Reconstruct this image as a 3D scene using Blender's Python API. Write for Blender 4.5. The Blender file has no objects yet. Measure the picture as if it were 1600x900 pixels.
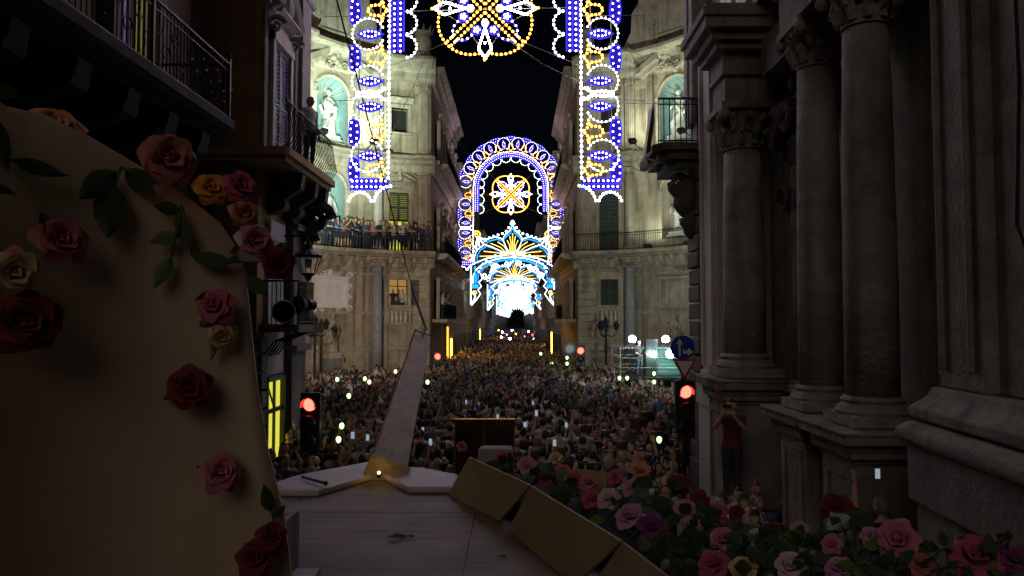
import bpy, math, random
import numpy as np
from mathutils import Vector, Matrix

RAD = math.radians
PI = math.pi
rnd = random.Random(11)
sc = bpy.context.scene
COL = sc.collection

# ------------------------------------------------------------------ camera
F_PX, CAM_Z = 1155.0, 4.4
PITCH, YAW = math.atan(50 / F_PX), math.atan(8 / F_PX)
cam_data = bpy.data.cameras.new('camera')
cam_data.sensor_width = 36.0
cam_data.lens = 36.0 * F_PX / 1600.0
cam_data.clip_start = 0.05
cam_data.clip_end = 3000
cam = bpy.data.objects.new('camera', cam_data)
COL.objects.link(cam)
cam.location = (0, 0, CAM_Z)
cam.rotation_euler = (PI / 2 + PITCH, 0, YAW)
sc.camera = cam
_ROT = Matrix.Rotation(YAW, 3, 'Z') @ Matrix.Rotation(PI / 2 + PITCH, 3, 'X')


def ray(px, py):
    return _ROT @ Vector(((px - 800) / F_PX, (450 - py) / F_PX, -1.0))


def P(px, py, y):
    d = ray(px, py)
    return Vector((0, 0, CAM_Z)) + d * (y / d.y)


def PZ(px, py, z):
    d = ray(px, py)
    return Vector((0, 0, CAM_Z)) + d * ((z - CAM_Z) / d.z)


def PXW(px, py, x):
    d = ray(px, py)
    return Vector((0, 0, CAM_Z)) + d * (x / d.x)


def proj(p):
    q = _ROT.transposed() @ (Vector(p) - Vector((0, 0, CAM_Z)))
    if q.z > -0.05:
        return None
    return 800 + F_PX * q.x / -q.z, 450 - F_PX * q.y / -q.z


# ------------------------------------------------------------------ night sky, faint glow of the town, exposure
SUN_EL, SUN_AZ = RAD(34), RAD(198)          # azimuth measured clockwise from +Y: from behind, slightly left
world = bpy.data.worlds.new('World')
sc.world = world
world.use_nodes = True
wn = world.node_tree
wn.nodes.clear()
sky = wn.nodes.new('ShaderNodeTexSky')
sky.sky_type = 'NISHITA'
sky.sun_disc = False
sky.sun_elevation = SUN_EL
sky.sun_rotation = SUN_AZ
sky.air_density = 1.0
sky.ozone_density = 6.0
bgn = wn.nodes.new('ShaderNodeBackground')
bgn.inputs['Strength'].default_value = 0.00045
won = wn.nodes.new('ShaderNodeOutputWorld')
wn.links.new(sky.outputs[0], bgn.inputs['Color'])
wn.links.new(bgn.outputs[0], won.inputs['Surface'])
sun_data = bpy.data.lights.new('sun', 'SUN')
sun_data.energy = 0.18
sun_data.angle = RAD(35)
sun_data.color = (1.0, 0.82, 0.66)
sun = bpy.data.objects.new('sun', sun_data)
COL.objects.link(sun)
_sd = Vector((math.sin(SUN_AZ) * math.cos(SUN_EL), math.cos(SUN_AZ) * math.cos(SUN_EL), math.sin(SUN_EL)))
sun.rotation_euler = _sd.to_track_quat('Z', 'Y').to_euler()
sc.view_settings.view_transform = 'Standard'
sc.view_settings.look = 'None'
sc.view_settings.exposure = 0.0
sc.view_settings.gamma = 1.0
sc.render.engine = 'CYCLES'
sc.cycles.use_denoising = True
sc.cycles.max_bounces = 5
sc.cycles.diffuse_bounces = 3
sc.cycles.glossy_bounces = 3
sc.cycles.transmission_bounces = 3
sc.cycles.transparent_max_bounces = 4
sc.cycles.sample_clamp_indirect = 2.0
sc.cycles.sample_clamp_direct = 0.0
sc.cycles.caustics_reflective = False
sc.cycles.caustics_refractive = False
sc.cycles.use_light_tree = True

# ------------------------------------------------------------------ materials
M = {}


def _new(name):
    m = bpy.data.materials.new(name)
    m.use_nodes = True
    nt = m.node_tree
    b = nt.nodes['Principled BSDF']
    M[name] = m
    return m, nt, b


def stone(name, col, rough=0.85, scale=1.2, var=0.35, bump=0.25, streak=0.4, grain=18.0, dirt=(0.06, 0.05, 0.04)):
    """weathered stone: two-scale mottling, vertical rain streaks, fine relief"""
    m, nt, b = _new(name)
    N, L = nt.nodes.new, nt.links.new
    tc = N('ShaderNodeTexCoord')
    n1 = N('ShaderNodeTexNoise'); n1.inputs['Scale'].default_value = scale; n1.inputs['Detail'].default_value = 8
    n1.inputs['Roughness'].default_value = 0.65
    L(tc.outputs['Object'], n1.inputs['Vector'])
    r1 = N('ShaderNodeValToRGB')
    d = tuple(c * (1 - var) for c in col); h = tuple(min(1, c * (1 + var * 0.6)) for c in col)
    r1.color_ramp.elements[0].position = 0.3; r1.color_ramp.elements[0].color = (*d, 1)
    r1.color_ramp.elements[1].position = 0.72; r1.color_ramp.elements[1].color = (*h, 1)
    L(n1.outputs['Fac'], r1.inputs['Fac'])
    mp = N('ShaderNodeMapping'); mp.inputs['Scale'].default_value = (3.2, 3.2, 0.22)
    L(tc.outputs['Object'], mp.inputs['Vector'])
    n2 = N('ShaderNodeTexNoise'); n2.inputs['Scale'].default_value = 1.0; n2.inputs['Detail'].default_value = 6
    L(mp.outputs[0], n2.inputs['Vector'])
    r2 = N('ShaderNodeValToRGB')
    r2.color_ramp.elements[0].position = 0.5; r2.color_ramp.elements[0].color = (0, 0, 0, 1)
    r2.color_ramp.elements[1].position = 0.72; r2.color_ramp.elements[1].color = (streak, streak, streak, 1)
    L(n2.outputs['Fac'], r2.inputs['Fac'])
    mx = N('ShaderNodeMix'); mx.data_type = 'RGBA'
    L(r2.outputs['Color'], mx.inputs['Factor']); L(r1.outputs['Color'], mx.inputs['A'])
    mx.inputs['B'].default_value = (*dirt, 1)
    L(mx.outputs['Result'], b.inputs['Base Color'])
    b.inputs['Roughness'].default_value = rough
    n3 = N('ShaderNodeTexNoise'); n3.inputs['Scale'].default_value = grain; n3.inputs['Detail'].default_value = 6
    L(tc.outputs['Object'], n3.inputs['Vector'])
    bp = N('ShaderNodeBump'); bp.inputs['Strength'].default_value = bump; bp.inputs['Distance'].default_value = 0.04
    L(n3.outputs['Fac'], bp.inputs['Height']); L(bp.outputs[0], b.inputs['Normal'])
    return m


def plain(name, col, rough=0.6, metal=0.0, var=0.2, scale=20.0, bump=0.0, spec=0.5):
    m, nt, b = _new(name)
    N, L = nt.nodes.new, nt.links.new
    tc = N('ShaderNodeTexCoord')
    n1 = N('ShaderNodeTexNoise'); n1.inputs['Scale'].default_value = scale; n1.inputs['Detail'].default_value = 5
    L(tc.outputs['Object'], n1.inputs['Vector'])
    r1 = N('ShaderNodeValToRGB')
    r1.color_ramp.elements[0].position = 0.3; r1.color_ramp.elements[0].color = (*[c * (1 - var) for c in col], 1)
    r1.color_ramp.elements[1].position = 0.7; r1.color_ramp.elements[1].color = (*[min(1, c * (1 + var)) for c in col], 1)
    L(n1.outputs['Fac'], r1.inputs['Fac']); L(r1.outputs['Color'], b.inputs['Base Color'])
    b.inputs['Roughness'].default_value = rough
    b.inputs['Metallic'].default_value = metal
    b.inputs['Specular IOR Level'].default_value = spec
    if bump:
        bp = N('ShaderNodeBump'); bp.inputs['Strength'].default_value = bump; bp.inputs['Distance'].default_value = 0.01
        L(n1.outputs['Fac'], bp.inputs['Height']); L(bp.outputs[0], b.inputs['Normal'])
    return m


def glow(name, col, strength, sample=True):
    m = bpy.data.materials.new(name)
    m.use_nodes = True
    nt = m.node_tree
    nt.nodes.clear()
    e = nt.nodes.new('ShaderNodeEmission')
    e.inputs['Color'].default_value = (*col, 1)
    e.inputs['Strength'].default_value = strength
    o = nt.nodes.new('ShaderNodeOutputMaterial')
    nt.links.new(e.outputs[0], o.inputs['Surface'])
    if not sample:
        m.cycles.emission_sampling = 'NONE'
    M[name] = m
    return m


stone('limestone', (0.46, 0.375, 0.28), scale=0.9, streak=0.75, var=.45, bump=.5, dirt=(0.09, 0.065, 0.045))
stone('limestone_trim', (0.50, 0.42, 0.33), scale=1.5, streak=0.6, var=.4, bump=0.5, dirt=(0.09, 0.065, 0.05))
stone('tufa', (0.40, 0.30, 0.19), scale=0.9, streak=0.5)
stone('marble', (0.72, 0.69, 0.66), scale=2.0, var=0.22, streak=0.3, bump=0.15, rough=0.6)
stone('tablet_marble', (0.84, 0.80, 0.81), scale=2.5, var=0.12, streak=0.12, bump=0.15, rough=0.6)
stone('grey_marble', (0.36, 0.36, 0.38), scale=3.0, var=0.25, streak=0.3, bump=0.2)
stone('grey_stone', (0.27, 0.25, 0.225), scale=1.8, var=0.45, streak=0.6, bump=0.6, grain=14)
stone('column_stone', (0.34, 0.315, 0.28), scale=2.6, var=0.45, streak=0.7, bump=0.6, grain=16)
stone('dark_stone', (0.11, 0.095, 0.085), scale=1.6, var=0.35, streak=0.4)
stone('shaded_stone', (0.013, 0.012, 0.012), scale=1.6, var=0.35, streak=0.4)  # shade of the long balcony and its corbels put into the stone colour
stone('pale_plaster', (0.55, 0.52, 0.50), scale=0.9, var=0.15, streak=0.2, bump=0.1)
stone('ochre_plaster', (0.42, 0.27, 0.13), scale=0.8, var=0.2, streak=0.3, bump=0.12)
stone('pink_plaster', (0.42, 0.27, 0.18), scale=0.6, var=0.25, streak=0.45, bump=0.12)
stone('grey_plaster', (0.32, 0.29, 0.25), scale=0.6, var=0.25, streak=0.45, bump=0.12)
stone('brown_plaster', (0.24, 0.17, 0.11), scale=0.6, var=0.25, streak=0.4, bump=0.12)
stone('paving', (0.09, 0.085, 0.08), scale=0.8, var=0.4, streak=0.0, rough=0.55)
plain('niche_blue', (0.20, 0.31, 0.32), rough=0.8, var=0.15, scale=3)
plain('iron', (0.018, 0.018, 0.02), rough=0.5, metal=0.6, var=0.4, scale=30)
plain('painted_metal', (0.45, 0.45, 0.47), rough=0.45, metal=0.3, var=0.1)
plain('dark_metal', (0.03, 0.03, 0.035), rough=0.4, metal=0.5)
plain('shutter_green', (0.045, 0.06, 0.05), rough=0.6, var=0.35, scale=6)
plain('shutter_blue', (0.13, 0.17, 0.26), rough=0.6, var=0.3, scale=6)
plain('shutter_dark', (0.035, 0.03, 0.028), rough=0.6, var=0.3, scale=6)
plain('interior_dark', (0.012, 0.011, 0.010), rough=0.9)
plain('gold', (0.7, 0.48, 0.14), rough=0.35, metal=0.9, var=0.15)
plain('banner_red', (0.05, 0.006, 0.009), rough=0.75, var=0.3, scale=5)
plain('white_panel', (0.62, 0.62, 0.68), rough=0.6, var=0.08, scale=3)
plain('teal_panel', (0.04, 0.09, 0.10), rough=0.5, var=0.1)
plain('cable', (0.015, 0.015, 0.016), rough=0.6)
plain('wire_pale', (0.25, 0.24, 0.24), rough=0.5)
plain('bulb_frame', (0.6, 0.6, 0.62), rough=0.5, var=0.05)
plain('sign_blue', (0.01, 0.06, 0.42), rough=0.35, var=0.05)
plain('sign_white', (0.75, 0.75, 0.75), rough=0.35, var=0.05)
plain('sign_red', (0.5, 0.02, 0.02), rough=0.35, var=0.05)
plain('lens_off', (0.02, 0.03, 0.02), rough=0.2)
plain('dried_leaf', (0.14, 0.10, 0.04), rough=0.8, var=0.4)
plain('glass_dark', (0.02, 0.022, 0.03), rough=0.12, var=0.1, scale=2)

# luminaria lamps
glow('bulb_white', (0.95, 0.95, 1.0), 26)
glow('bulb_ring', (0.95, 0.95, 1.0), 11)
glow('bulb_gold', (1.0, 0.38, 0.045), 12)
glow('bulb_ice', (0.42, 0.36, 1.0), 24)
glow('tube_blue', (0.05, 0.035, 1.0), 1.5, False)
glow('plate_blue', (0.035, 0.02, 0.62), 0.75, False)
glow('tube_gold', (1.0, 0.36, 0.04), 0.45, False)  # frame tube, no lamp itself: light of its gold bulbs put in as glow
glow('tube_white', (0.72, 0.88, 1.0), 5)
glow('tube_sky', (0.02, 0.30, 1.0), 2.2)
glow('tube_amber', (1.0, 0.56, 0.10), 3.0)
glow('lamp_red', (1.0, 0.045, 0.03), 11)
glow('lamp_core', (1.0, 0.55, 0.45), 14)
glow('phone_flash', (0.55, 1.0, 0.34), 3.2)
glow('phone_screen', (0.65, 0.8, 1.0), 0.4, False)
glow('floodlamp', (0.80, 0.80, 1.0), 90)
glow('floodlamp_teal', (0.50, 1.0, 0.72), 110)
glow('door_yellow', (1.0, 0.50, 0.04), 10)
glow('flood_lens', (0.75, 1.0, 0.9), 2.5, False)
glow('door_lime', (0.80, 0.75, 0.08), 0.95)
glow('wall_bulb', (1.0, 0.48, 0.10), 25)
glow('room_warm', (1.0, 0.55, 0.16), 0.35)
glow('balcony_lime', (0.55, 0.50, 0.03), 0.3, False)
glow('balcony_violet', (0.42, 0.38, 0.95), 0.42, False)


def wood(name, col, grain=30.0, axis=1, rough=0.65, var=0.4):
    m, nt, b = _new(name)
    N, L = nt.nodes.new, nt.links.new
    tc = N('ShaderNodeTexCoord')
    mp = N('ShaderNodeMapping')
    s = [grain, grain, grain]; s[axis] = grain * 0.06
    mp.inputs['Scale'].default_value = s
    L(tc.outputs['Object'], mp.inputs['Vector'])
    n1 = N('ShaderNodeTexNoise'); n1.inputs['Scale'].default_value = 1.0; n1.inputs['Detail'].default_value = 7
    n1.inputs['Distortion'].default_value = 0.6
    L(mp.outputs[0], n1.inputs['Vector'])
    n2 = N('ShaderNodeTexNoise'); n2.inputs['Scale'].default_value = 2.2; n2.inputs['Detail'].default_value = 4
    L(tc.outputs['Object'], n2.inputs['Vector'])
    ad = N('ShaderNodeMath'); ad.operation = 'MULTIPLY_ADD'; ad.inputs[1].default_value = 0.6; ad.inputs[2].default_value = -0.1
    L(n2.outputs['Fac'], ad.inputs[0])
    a2 = N('ShaderNodeMath'); a2.operation = 'MULTIPLY_ADD'; a2.inputs[1].default_value = 0.6
    L(n1.outputs['Fac'], a2.inputs[0]); L(ad.outputs[0], a2.inputs[2])
    r1 = N('ShaderNodeValToRGB')
    r1.color_ramp.elements[0].position = 0.3; r1.color_ramp.elements[0].color = (*[c * (1 - var) for c in col], 1)
    r1.color_ramp.elements[1].position = 0.68; r1.color_ramp.elements[1].color = (*[min(1, c * (1 + var * .5)) for c in col], 1)
    L(a2.outputs[0], r1.inputs['Fac']); L(r1.outputs['Color'], b.inputs['Base Color'])
    b.inputs['Roughness'].default_value = rough
    bp = N('ShaderNodeBump'); bp.inputs['Strength'].default_value = 0.25; bp.inputs['Distance'].default_value = 0.006
    L(n1.outputs['Fac'], bp.inputs['Height']); L(bp.outputs[0], b.inputs['Normal'])
    return m


wood('beam_wood', (0.46, 0.36, 0.25), grain=26, axis=1)
wood('deck_ply', (0.29, 0.235, 0.19), grain=9, axis=0, var=0.5)
wood('panel_ply', (0.66, 0.54, 0.39), grain=4, axis=2, var=0.22)
wood('board_ply', (0.42, 0.32, 0.19), grain=4, axis=2, var=0.14)
plain('hull_dark', (0.05, 0.045, 0.05), rough=0.6)
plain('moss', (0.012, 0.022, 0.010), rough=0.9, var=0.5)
plain('rim_paint', (0.62, 0.58, 0.64), rough=0.5, var=0.12, scale=5)
plain('rim_edge', (0.42, 0.40, 0.36), rough=0.7, var=0.2, scale=9)


def petal_mat(name, inner, outer):
    m, nt, b = _new(name)
    N, L = nt.nodes.new, nt.links.new
    at = N('ShaderNodeAttribute'); at.attribute_name = 'tipness'
    tc = N('ShaderNodeTexCoord')
    n1 = N('ShaderNodeTexNoise'); n1.inputs['Scale'].default_value = 14; n1.inputs['Detail'].default_value = 4
    L(tc.outputs['Object'], n1.inputs['Vector'])
    ad = N('ShaderNodeMath'); ad.operation = 'MULTIPLY_ADD'; ad.inputs[1].default_value = 0.7; ad.inputs[2].default_value = -0.35
    L(n1.outputs['Fac'], ad.inputs[0])
    a2 = N('ShaderNodeMath'); a2.operation = 'ADD'
    L(at.outputs['Fac'], a2.inputs[0]); L(ad.outputs[0], a2.inputs[1])
    r1 = N('ShaderNodeValToRGB')
    r1.color_ramp.elements[0].position = 0.05; r1.color_ramp.elements[0].color = (*inner, 1)
    r1.color_ramp.elements[1].position = 0.95; r1.color_ramp.elements[1].color = (*outer, 1)
    L(a2.outputs[0], r1.inputs['Fac']); L(r1.outputs['Color'], b.inputs['Base Color'])
    b.inputs['Roughness'].default_value = 0.7
    b.inputs['Sheen Weight'].default_value = 0.2
    return m


petal_mat('petal_pink', (0.50, 0.10, 0.16), (0.70, 0.22, 0.34))
petal_mat('petal_dusty', (0.62, 0.20, 0.12), (0.55, 0.17, 0.20))
petal_mat('petal_rose', (0.42, 0.05, 0.10), (0.58, 0.12, 0.22))
petal_mat('petal_red', (0.11, 0.003, 0.006), (0.20, 0.008, 0.010))
petal_mat('petal_peach', (0.75, 0.26, 0.10), (0.80, 0.34, 0.20))
petal_mat('petal_cream', (0.72, 0.46, 0.16), (0.80, 0.62, 0.36))
petal_mat('petal_mauve', (0.40, 0.12, 0.32), (0.66, 0.34, 0.54))
petal_mat('petal_pale', (0.62, 0.34, 0.40), (0.78, 0.58, 0.64))
petal_mat('petal_plum', (0.13, 0.02, 0.11), (0.24, 0.05, 0.20))
petal_mat('petal_orange', (0.85, 0.30, 0.03), (0.85, 0.40, 0.08))
petal_mat('leaf_green', (0.028, 0.06, 0.022), (0.05, 0.10, 0.03))
petal_mat('leaf_bright', (0.09, 0.17, 0.03), (0.14, 0.24, 0.05))
plain('stem_green', (0.07, 0.10, 0.03), rough=0.6)


def info_mat(name, source, ramp=None, rough=0.7, bump=0.0):
    """colour from the object itself: its own colour, or a ramp over its random number"""
    m, nt, b = _new(name)
    N, L = nt.nodes.new, nt.links.new
    oi = N('ShaderNodeObjectInfo')
    if source == 'color':
        tc = N('ShaderNodeTexCoord')
        n1 = N('ShaderNodeTexNoise'); n1.inputs['Scale'].default_value = 7; n1.inputs['Detail'].default_value = 5
        L(tc.outputs['Object'], n1.inputs['Vector'])
        mx = N('ShaderNodeMix'); mx.data_type = 'RGBA'; mx.blend_type = 'MULTIPLY'
        mx.inputs['Factor'].default_value = 0.5
        L(oi.outputs['Color'], mx.inputs['A']); L(n1.outputs['Fac'], mx.inputs['B'])
        L(mx.outputs['Result'], b.inputs['Base Color'])
        bp = N('ShaderNodeBump'); bp.inputs['Strength'].default_value = 0.5; bp.inputs['Distance'].default_value = 0.03
        L(n1.outputs['Fac'], bp.inputs['Height']); L(bp.outputs[0], b.inputs['Normal'])
    else:
        r = N('ShaderNodeValToRGB')
        r.color_ramp.interpolation = 'LINEAR'
        els = r.color_ramp.elements
        while len(els) < len(ramp):
            els.new(0.5)
        for i, (p, c) in enumerate(ramp):
            els[i].position = p; els[i].color = (*c, 1)
        L(oi.outputs['Random'], r.inputs['Fac']); L(r.outputs['Color'], b.inputs['Base Color'])
    b.inputs['Roughness'].default_value = rough
    return m


info_mat('skin', 'random', [(0, (0.52, 0.33, 0.23)), (0.5, (0.62, 0.42, 0.32)), (1, (0.44, 0.26, 0.17))], 0.55)
info_mat('hair', 'random', [(0, (0.012, 0.009, 0.008)), (0.55, (0.03, 0.018, 0.012)), (0.8, (0.10, 0.06, 0.03)), (0.93, (0.22, 0.20, 0.18)), (1, (0.3, 0.29, 0.28))], 0.5)
info_mat('shirt', 'color')
info_mat('trousers', 'random', [(0, (0.015, 0.018, 0.03)), (0.5, (0.03, 0.045, 0.09)), (1, (0.06, 0.055, 0.05))], 0.8)
plain('eye_white', (0.6, 0.58, 0.55), rough=0.25, var=0.02)
plain('eye_dark', (0.01, 0.008, 0.006), rough=0.2)
plain('lips', (0.32, 0.10, 0.08), rough=0.5)
plain('shoe', (0.02, 0.02, 0.02), rough=0.5)


def attr_mat(name):
    m, nt, b = _new(name)
    at = nt.nodes.new('ShaderNodeAttribute'); at.attribute_name = 'tint'
    nt.links.new(at.outputs['Color'], b.inputs['Base Color'])
    b.inputs['Roughness'].default_value = 0.7
    return m


attr_mat('crowd_tint')

# ------------------------------------------------------------------ mesh helpers
_ICO = None


def _ico():
    global _ICO
    if _ICO is None:
        t = (1 + 5 ** .5) / 2
        v = [(-1, t, 0), (1, t, 0), (-1, -t, 0), (1, -t, 0), (0, -1, t), (0, 1, t), (0, -1, -t), (0, 1, -t), (t, 0, -1), (t, 0, 1), (-t, 0, -1), (-t, 0, 1)]
        l = (1 + t * t) ** .5
        v = [(a / l, b / l, c / l) for a, b, c in v]
        f = [(0, 11, 5), (0, 5, 1), (0, 1, 7), (0, 7, 10), (0, 10, 11), (1, 5, 9), (5, 11, 4), (11, 10, 2), (10, 7, 6), (7, 1, 8), (3, 9, 4), (3, 4, 2), (3, 2, 6), (3, 6, 8), (3, 8, 9), (4, 9, 5), (2, 4, 11), (6, 2, 10), (8, 6, 7), (9, 8, 1)]
        _ICO = (v, f)
    return _ICO


_OCT = ([(1, 0, 0), (-1, 0, 0), (0, 1, 0), (0, -1, 0), (0, 0, 1), (0, 0, -1)],
        [(0, 2, 4), (2, 1, 4), (1, 3, 4), (3, 0, 4), (2, 0, 5), (1, 2, 5), (3, 1, 5), (0, 3, 5)])


class MB:
    def __init__(s, tf=None):
        s.v, s.f, s.m, s.tf = [], [], [], tf

    def add(s, vs, fs, mi=0):
        o = len(s.v)
        s.v += [s.tf(*p) for p in vs] if s.tf else [tuple(p) for p in vs]
        s.f += [tuple(i + o for i in f) for f in fs]
        s.m += [mi] * len(fs)

    def box(s, x0, x1, y0, y1, z0, z1, mi=0, seg=1):
        """box; seg cuts along x (for curved mapping)"""
        vs, fs = [], []
        for i in range(seg + 1):
            x = x0 + (x1 - x0) * i / seg
            vs += [(x, y0, z0), (x, y1, z0), (x, y1, z1), (x, y0, z1)]
        for i in range(seg):
            a, b = i * 4, i * 4 + 4
            for k in range(4):
                fs.append((a + k, b + k, b + (k + 1) % 4, a + (k + 1) % 4))
        fs.append((0, 1, 2, 3)); e = seg * 4
        fs.append((e + 3, e + 2, e + 1, e))
        s.add(vs, [f[::-1] for f in fs], mi)

    def obox(s, c, ax, ay, az, mi=0):
        """oriented box from centre and three half-axis vectors"""
        c, ax, ay, az = Vector(c), Vector(ax), Vector(ay), Vector(az)
        vs = [c + ax * i + ay * j + az * k for k in (-1, 1) for j in (-1, 1) for i in (-1, 1)]
        s.add(vs, [(0, 2, 3, 1), (4, 5, 7, 6), (0, 1, 5, 4), (2, 6, 7, 3), (0, 4, 6, 2), (1, 3, 7, 5)], mi)

    def sweep(s, prof, x0, x1, seg=1, mi=0):
        """closed profile [(y,z)] extruded along x"""
        n = len(prof); vs, fs = [], []
        for i in range(seg + 1):
            x = x0 + (x1 - x0) * i / seg
            vs += [(x, p, q) for p, q in prof]
        for i in range(seg):
            for k in range(n):
                a, b = i * n + k, i * n + (k + 1) % n
                fs.append((a, a + n, b + n, b))
        fs.append(tuple(range(n))); fs.append(tuple(seg * n + k for k in range(n - 1, -1, -1)))
        s.add(vs, fs, mi)

    def prism(s, poly, a0, a1, mi=0, axis=2):
        """polygon in the two other axes, extruded along axis"""
        n = len(poly)

        def pt(p, a):
            return (p[0], p[1], a) if axis == 2 else ((p[0], a, p[1]) if axis == 1 else (a, p[0], p[1]))
        vs = [pt(p, a0) for p in poly] + [pt(p, a1) for p in poly]
        fs = [tuple(range(n - 1, -1, -1)), tuple(range(n, 2 * n))] + [(k, (k + 1) % n, n + (k + 1) % n, n + k) for k in range(n)]
        s.add(vs, fs, mi)

    def tube(s, pts, r, n=6, mi=0, closed=False, r1=None, caps=True, ref=None):
        pts = [Vector(p) for p in pts]
        k = len(pts); vs, fs = [], []
        for i, p in enumerate(pts):
            if closed:
                t = pts[(i + 1) % k] - pts[i - 1]
            else:
                t = pts[min(i + 1, k - 1)] - pts[max(i - 1, 0)]
            if t.length < 1e-9:
                t = Vector((0, 0, 1))
            t.normalize()
            a = Vector(ref) if ref else (Vector((0, 0, 1)) if abs(t.z) < 0.9 else Vector((1, 0, 0)))
            u = t.cross(a)
            if u.length < 1e-6:
                u = t.cross(Vector((0, 1, 0.1)))
            u.normalize()
            w = u.cross(t)
            if isinstance(r, (list, tuple)):
                rr = r[i]
            else:
                rr = r if r1 is None else r + (r1 - r) * i / max(1, k - 1)
            for j in range(n):
                an = 2 * PI * j / n
                vs.append(p + u * (math.cos(an) * rr) + w * (math.sin(an) * rr))
        for i in range(k if closed else k - 1):
            for j in range(n):
                a, b = i * n + j, i * n + (j + 1) % n
                c, d = ((i + 1) % k) * n + (j + 1) % n, ((i + 1) % k) * n + j
                fs.append((a, b, c, d))
        if caps and not closed:
            fs.append(tuple(range(n - 1, -1, -1))); fs.append(tuple((k - 1) * n + j for j in range(n)))
        s.add(vs, fs, mi)

    def lathe(s, prof, c=(0, 0, 0), n=16, mi=0, fold=0, famp=0, sx=1, sy=1, ph=0):
        vs, fs = [], []
        for (r, z) in prof:
            for j in range(n):
                a = 2 * PI * j / n
                rr = r * (1 + (famp * math.sin(fold * a + ph + z * 2.1) if fold else 0))
                vs.append((c[0] + rr * math.cos(a) * sx, c[1] + rr * math.sin(a) * sy, c[2] + z))
        k = len(prof)
        for i in range(k - 1):
            for j in range(n):
                fs.append((i * n + j, i * n + (j + 1) % n, (i + 1) * n + (j + 1) % n, (i + 1) * n + j))
        fs.append(tuple(range(n - 1, -1, -1))); fs.append(tuple((k - 1) * n + j for j in range(n)))
        s.add(vs, fs, mi)

    def ball(s, c, r, u=10, v=7, mi=0):
        if not isinstance(r, (tuple, list)):
            r = (r, r, r)
        vs, fs = [], []
        vs.append((c[0], c[1], c[2] - r[2]))
        for i in range(1, v):
            ph = -PI / 2 + PI * i / v
            for j in range(u):
                a = 2 * PI * j / u
                vs.append((c[0] + r[0] * math.cos(ph) * math.cos(a), c[1] + r[1] * math.cos(ph) * math.sin(a), c[2] + r[2] * math.sin(ph)))
        vs.append((c[0], c[1], c[2] + r[2]))
        for j in range(u):
            fs.append((0, 1 + (j + 1) % u, 1 + j))
        for i in range(v - 2):
            for j in range(u):
                a = 1 + i * u + j; b = 1 + i * u + (j + 1) % u
                fs.append((a, b, b + u, a + u))
        e = len(vs) - 1
        for j in range(u):
            fs.append((1 + (v - 2) * u + j, 1 + (v - 2) * u + (j + 1) % u, e))
        s.add(vs, fs, mi)

    def bulbs(s, pts, r, mi=0, lo=False):
        bv, bf = _OCT if lo else _ico()
        for p in pts:
            s.add([(p[0] + x * r, p[1] + y * r, p[2] + z * r) for x, y, z in bv], bf, mi)

    def mesh(s, name, mats, smooth=False):
        me = bpy.data.meshes.new(name)
        me.from_pydata([tuple(p) for p in s.v], [], s.f)
        for k in (mats if isinstance(mats, (list, tuple)) else [mats]):
            me.materials.append(M[k] if isinstance(k, str) else k)
        if any(s.m):
            me.polygons.foreach_set('material_index', s.m)
        if smooth:
            me.polygons.foreach_set('use_smooth', [True] * len(s.f))
        me.update()
        return me

    def build(s, name, mats, parent=None, smooth=False, bevel=0):
        o = link(name, s.mesh(name, mats, smooth), parent)
        if bevel:
            bv = o.modifiers.new('bevel', 'BEVEL'); bv.width = bevel; bv.segments = 2; bv.limit_method = 'ANGLE'
        return o


def link(name, data, parent=None, loc=None, rot=None, scale=None):
    o = bpy.data.objects.new(name, data)
    COL.objects.link(o)
    if parent is not None:
        o.parent = parent
    if loc is not None:
        o.location = loc
    if rot is not None:
        o.rotation_euler = rot
    if scale is not None:
        o.scale = scale if hasattr(scale, '__len__') else (scale,) * 3
    return o


def tag(o, label=None, cat=None, group=None, kind=None):
    if label:
        o['label'] = label
    if cat:
        o['category'] = cat
    if group:
        o['group'] = group
    if kind:
        o['kind'] = kind
    return o


def thing(name, label, cat, loc=(0, 0, 0), rz=0.0, group=None):
    o = bpy.data.objects.new(name, None)
    COL.objects.link(o)
    o.location = loc
    o.rotation_euler = (0, 0, rz)
    o.empty_display_size = 0.2
    return tag(o, label, cat, group)


KIDS = {}


def copy_tree(o, parent=None):
    c = o.copy()
    COL.objects.link(c)
    c.parent = parent
    for ch in list(o.children):
        copy_tree(ch, c)
    return c
# ------------------------------------------------------------------ ground
g = MB()
g.add([(-150, -60, 0), (150, -60, 0), (150, 620, 0), (-150, 620, 0)], [(0, 1, 2, 3)])
tag(g.build('ground', 'paving'), kind='structure')

# ------------------------------------------------------------------ facade kit; s along the wall, n out of the wall, z up
CX, CY, RC = -1.05, 32.5, 9.9
CXS = {'left': -1.05, 'right': -.55}
S_END = 6.24


def canto_map(side):
    k = -1 if side == 'left' else 1

    def F(s, n, z):
        a = s / RC
        rr = RC - n
        ca, sa = math.cos(a) * rr, math.sin(a) * rr
        x = -2.72 + (-ca + sa) * 0.70711
        y = 2.72 + (ca + sa) * 0.70711
        return (CXS[side] - k * x, CY + y, z)
    return F


def flat_map(x0, y0, out):
    """wall running along +Y at x0; n grows towards the street (out = +1 or -1 in x)"""
    def F(s, n, z):
        return (x0 + out * n, y0 + s, z)
    return F


def front_map(x0, y0):
    """wall facing the camera at y0; s runs along +X"""
    def F(s, n, z):
        return (x0 + s, y0 - n, z)
    return F


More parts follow.
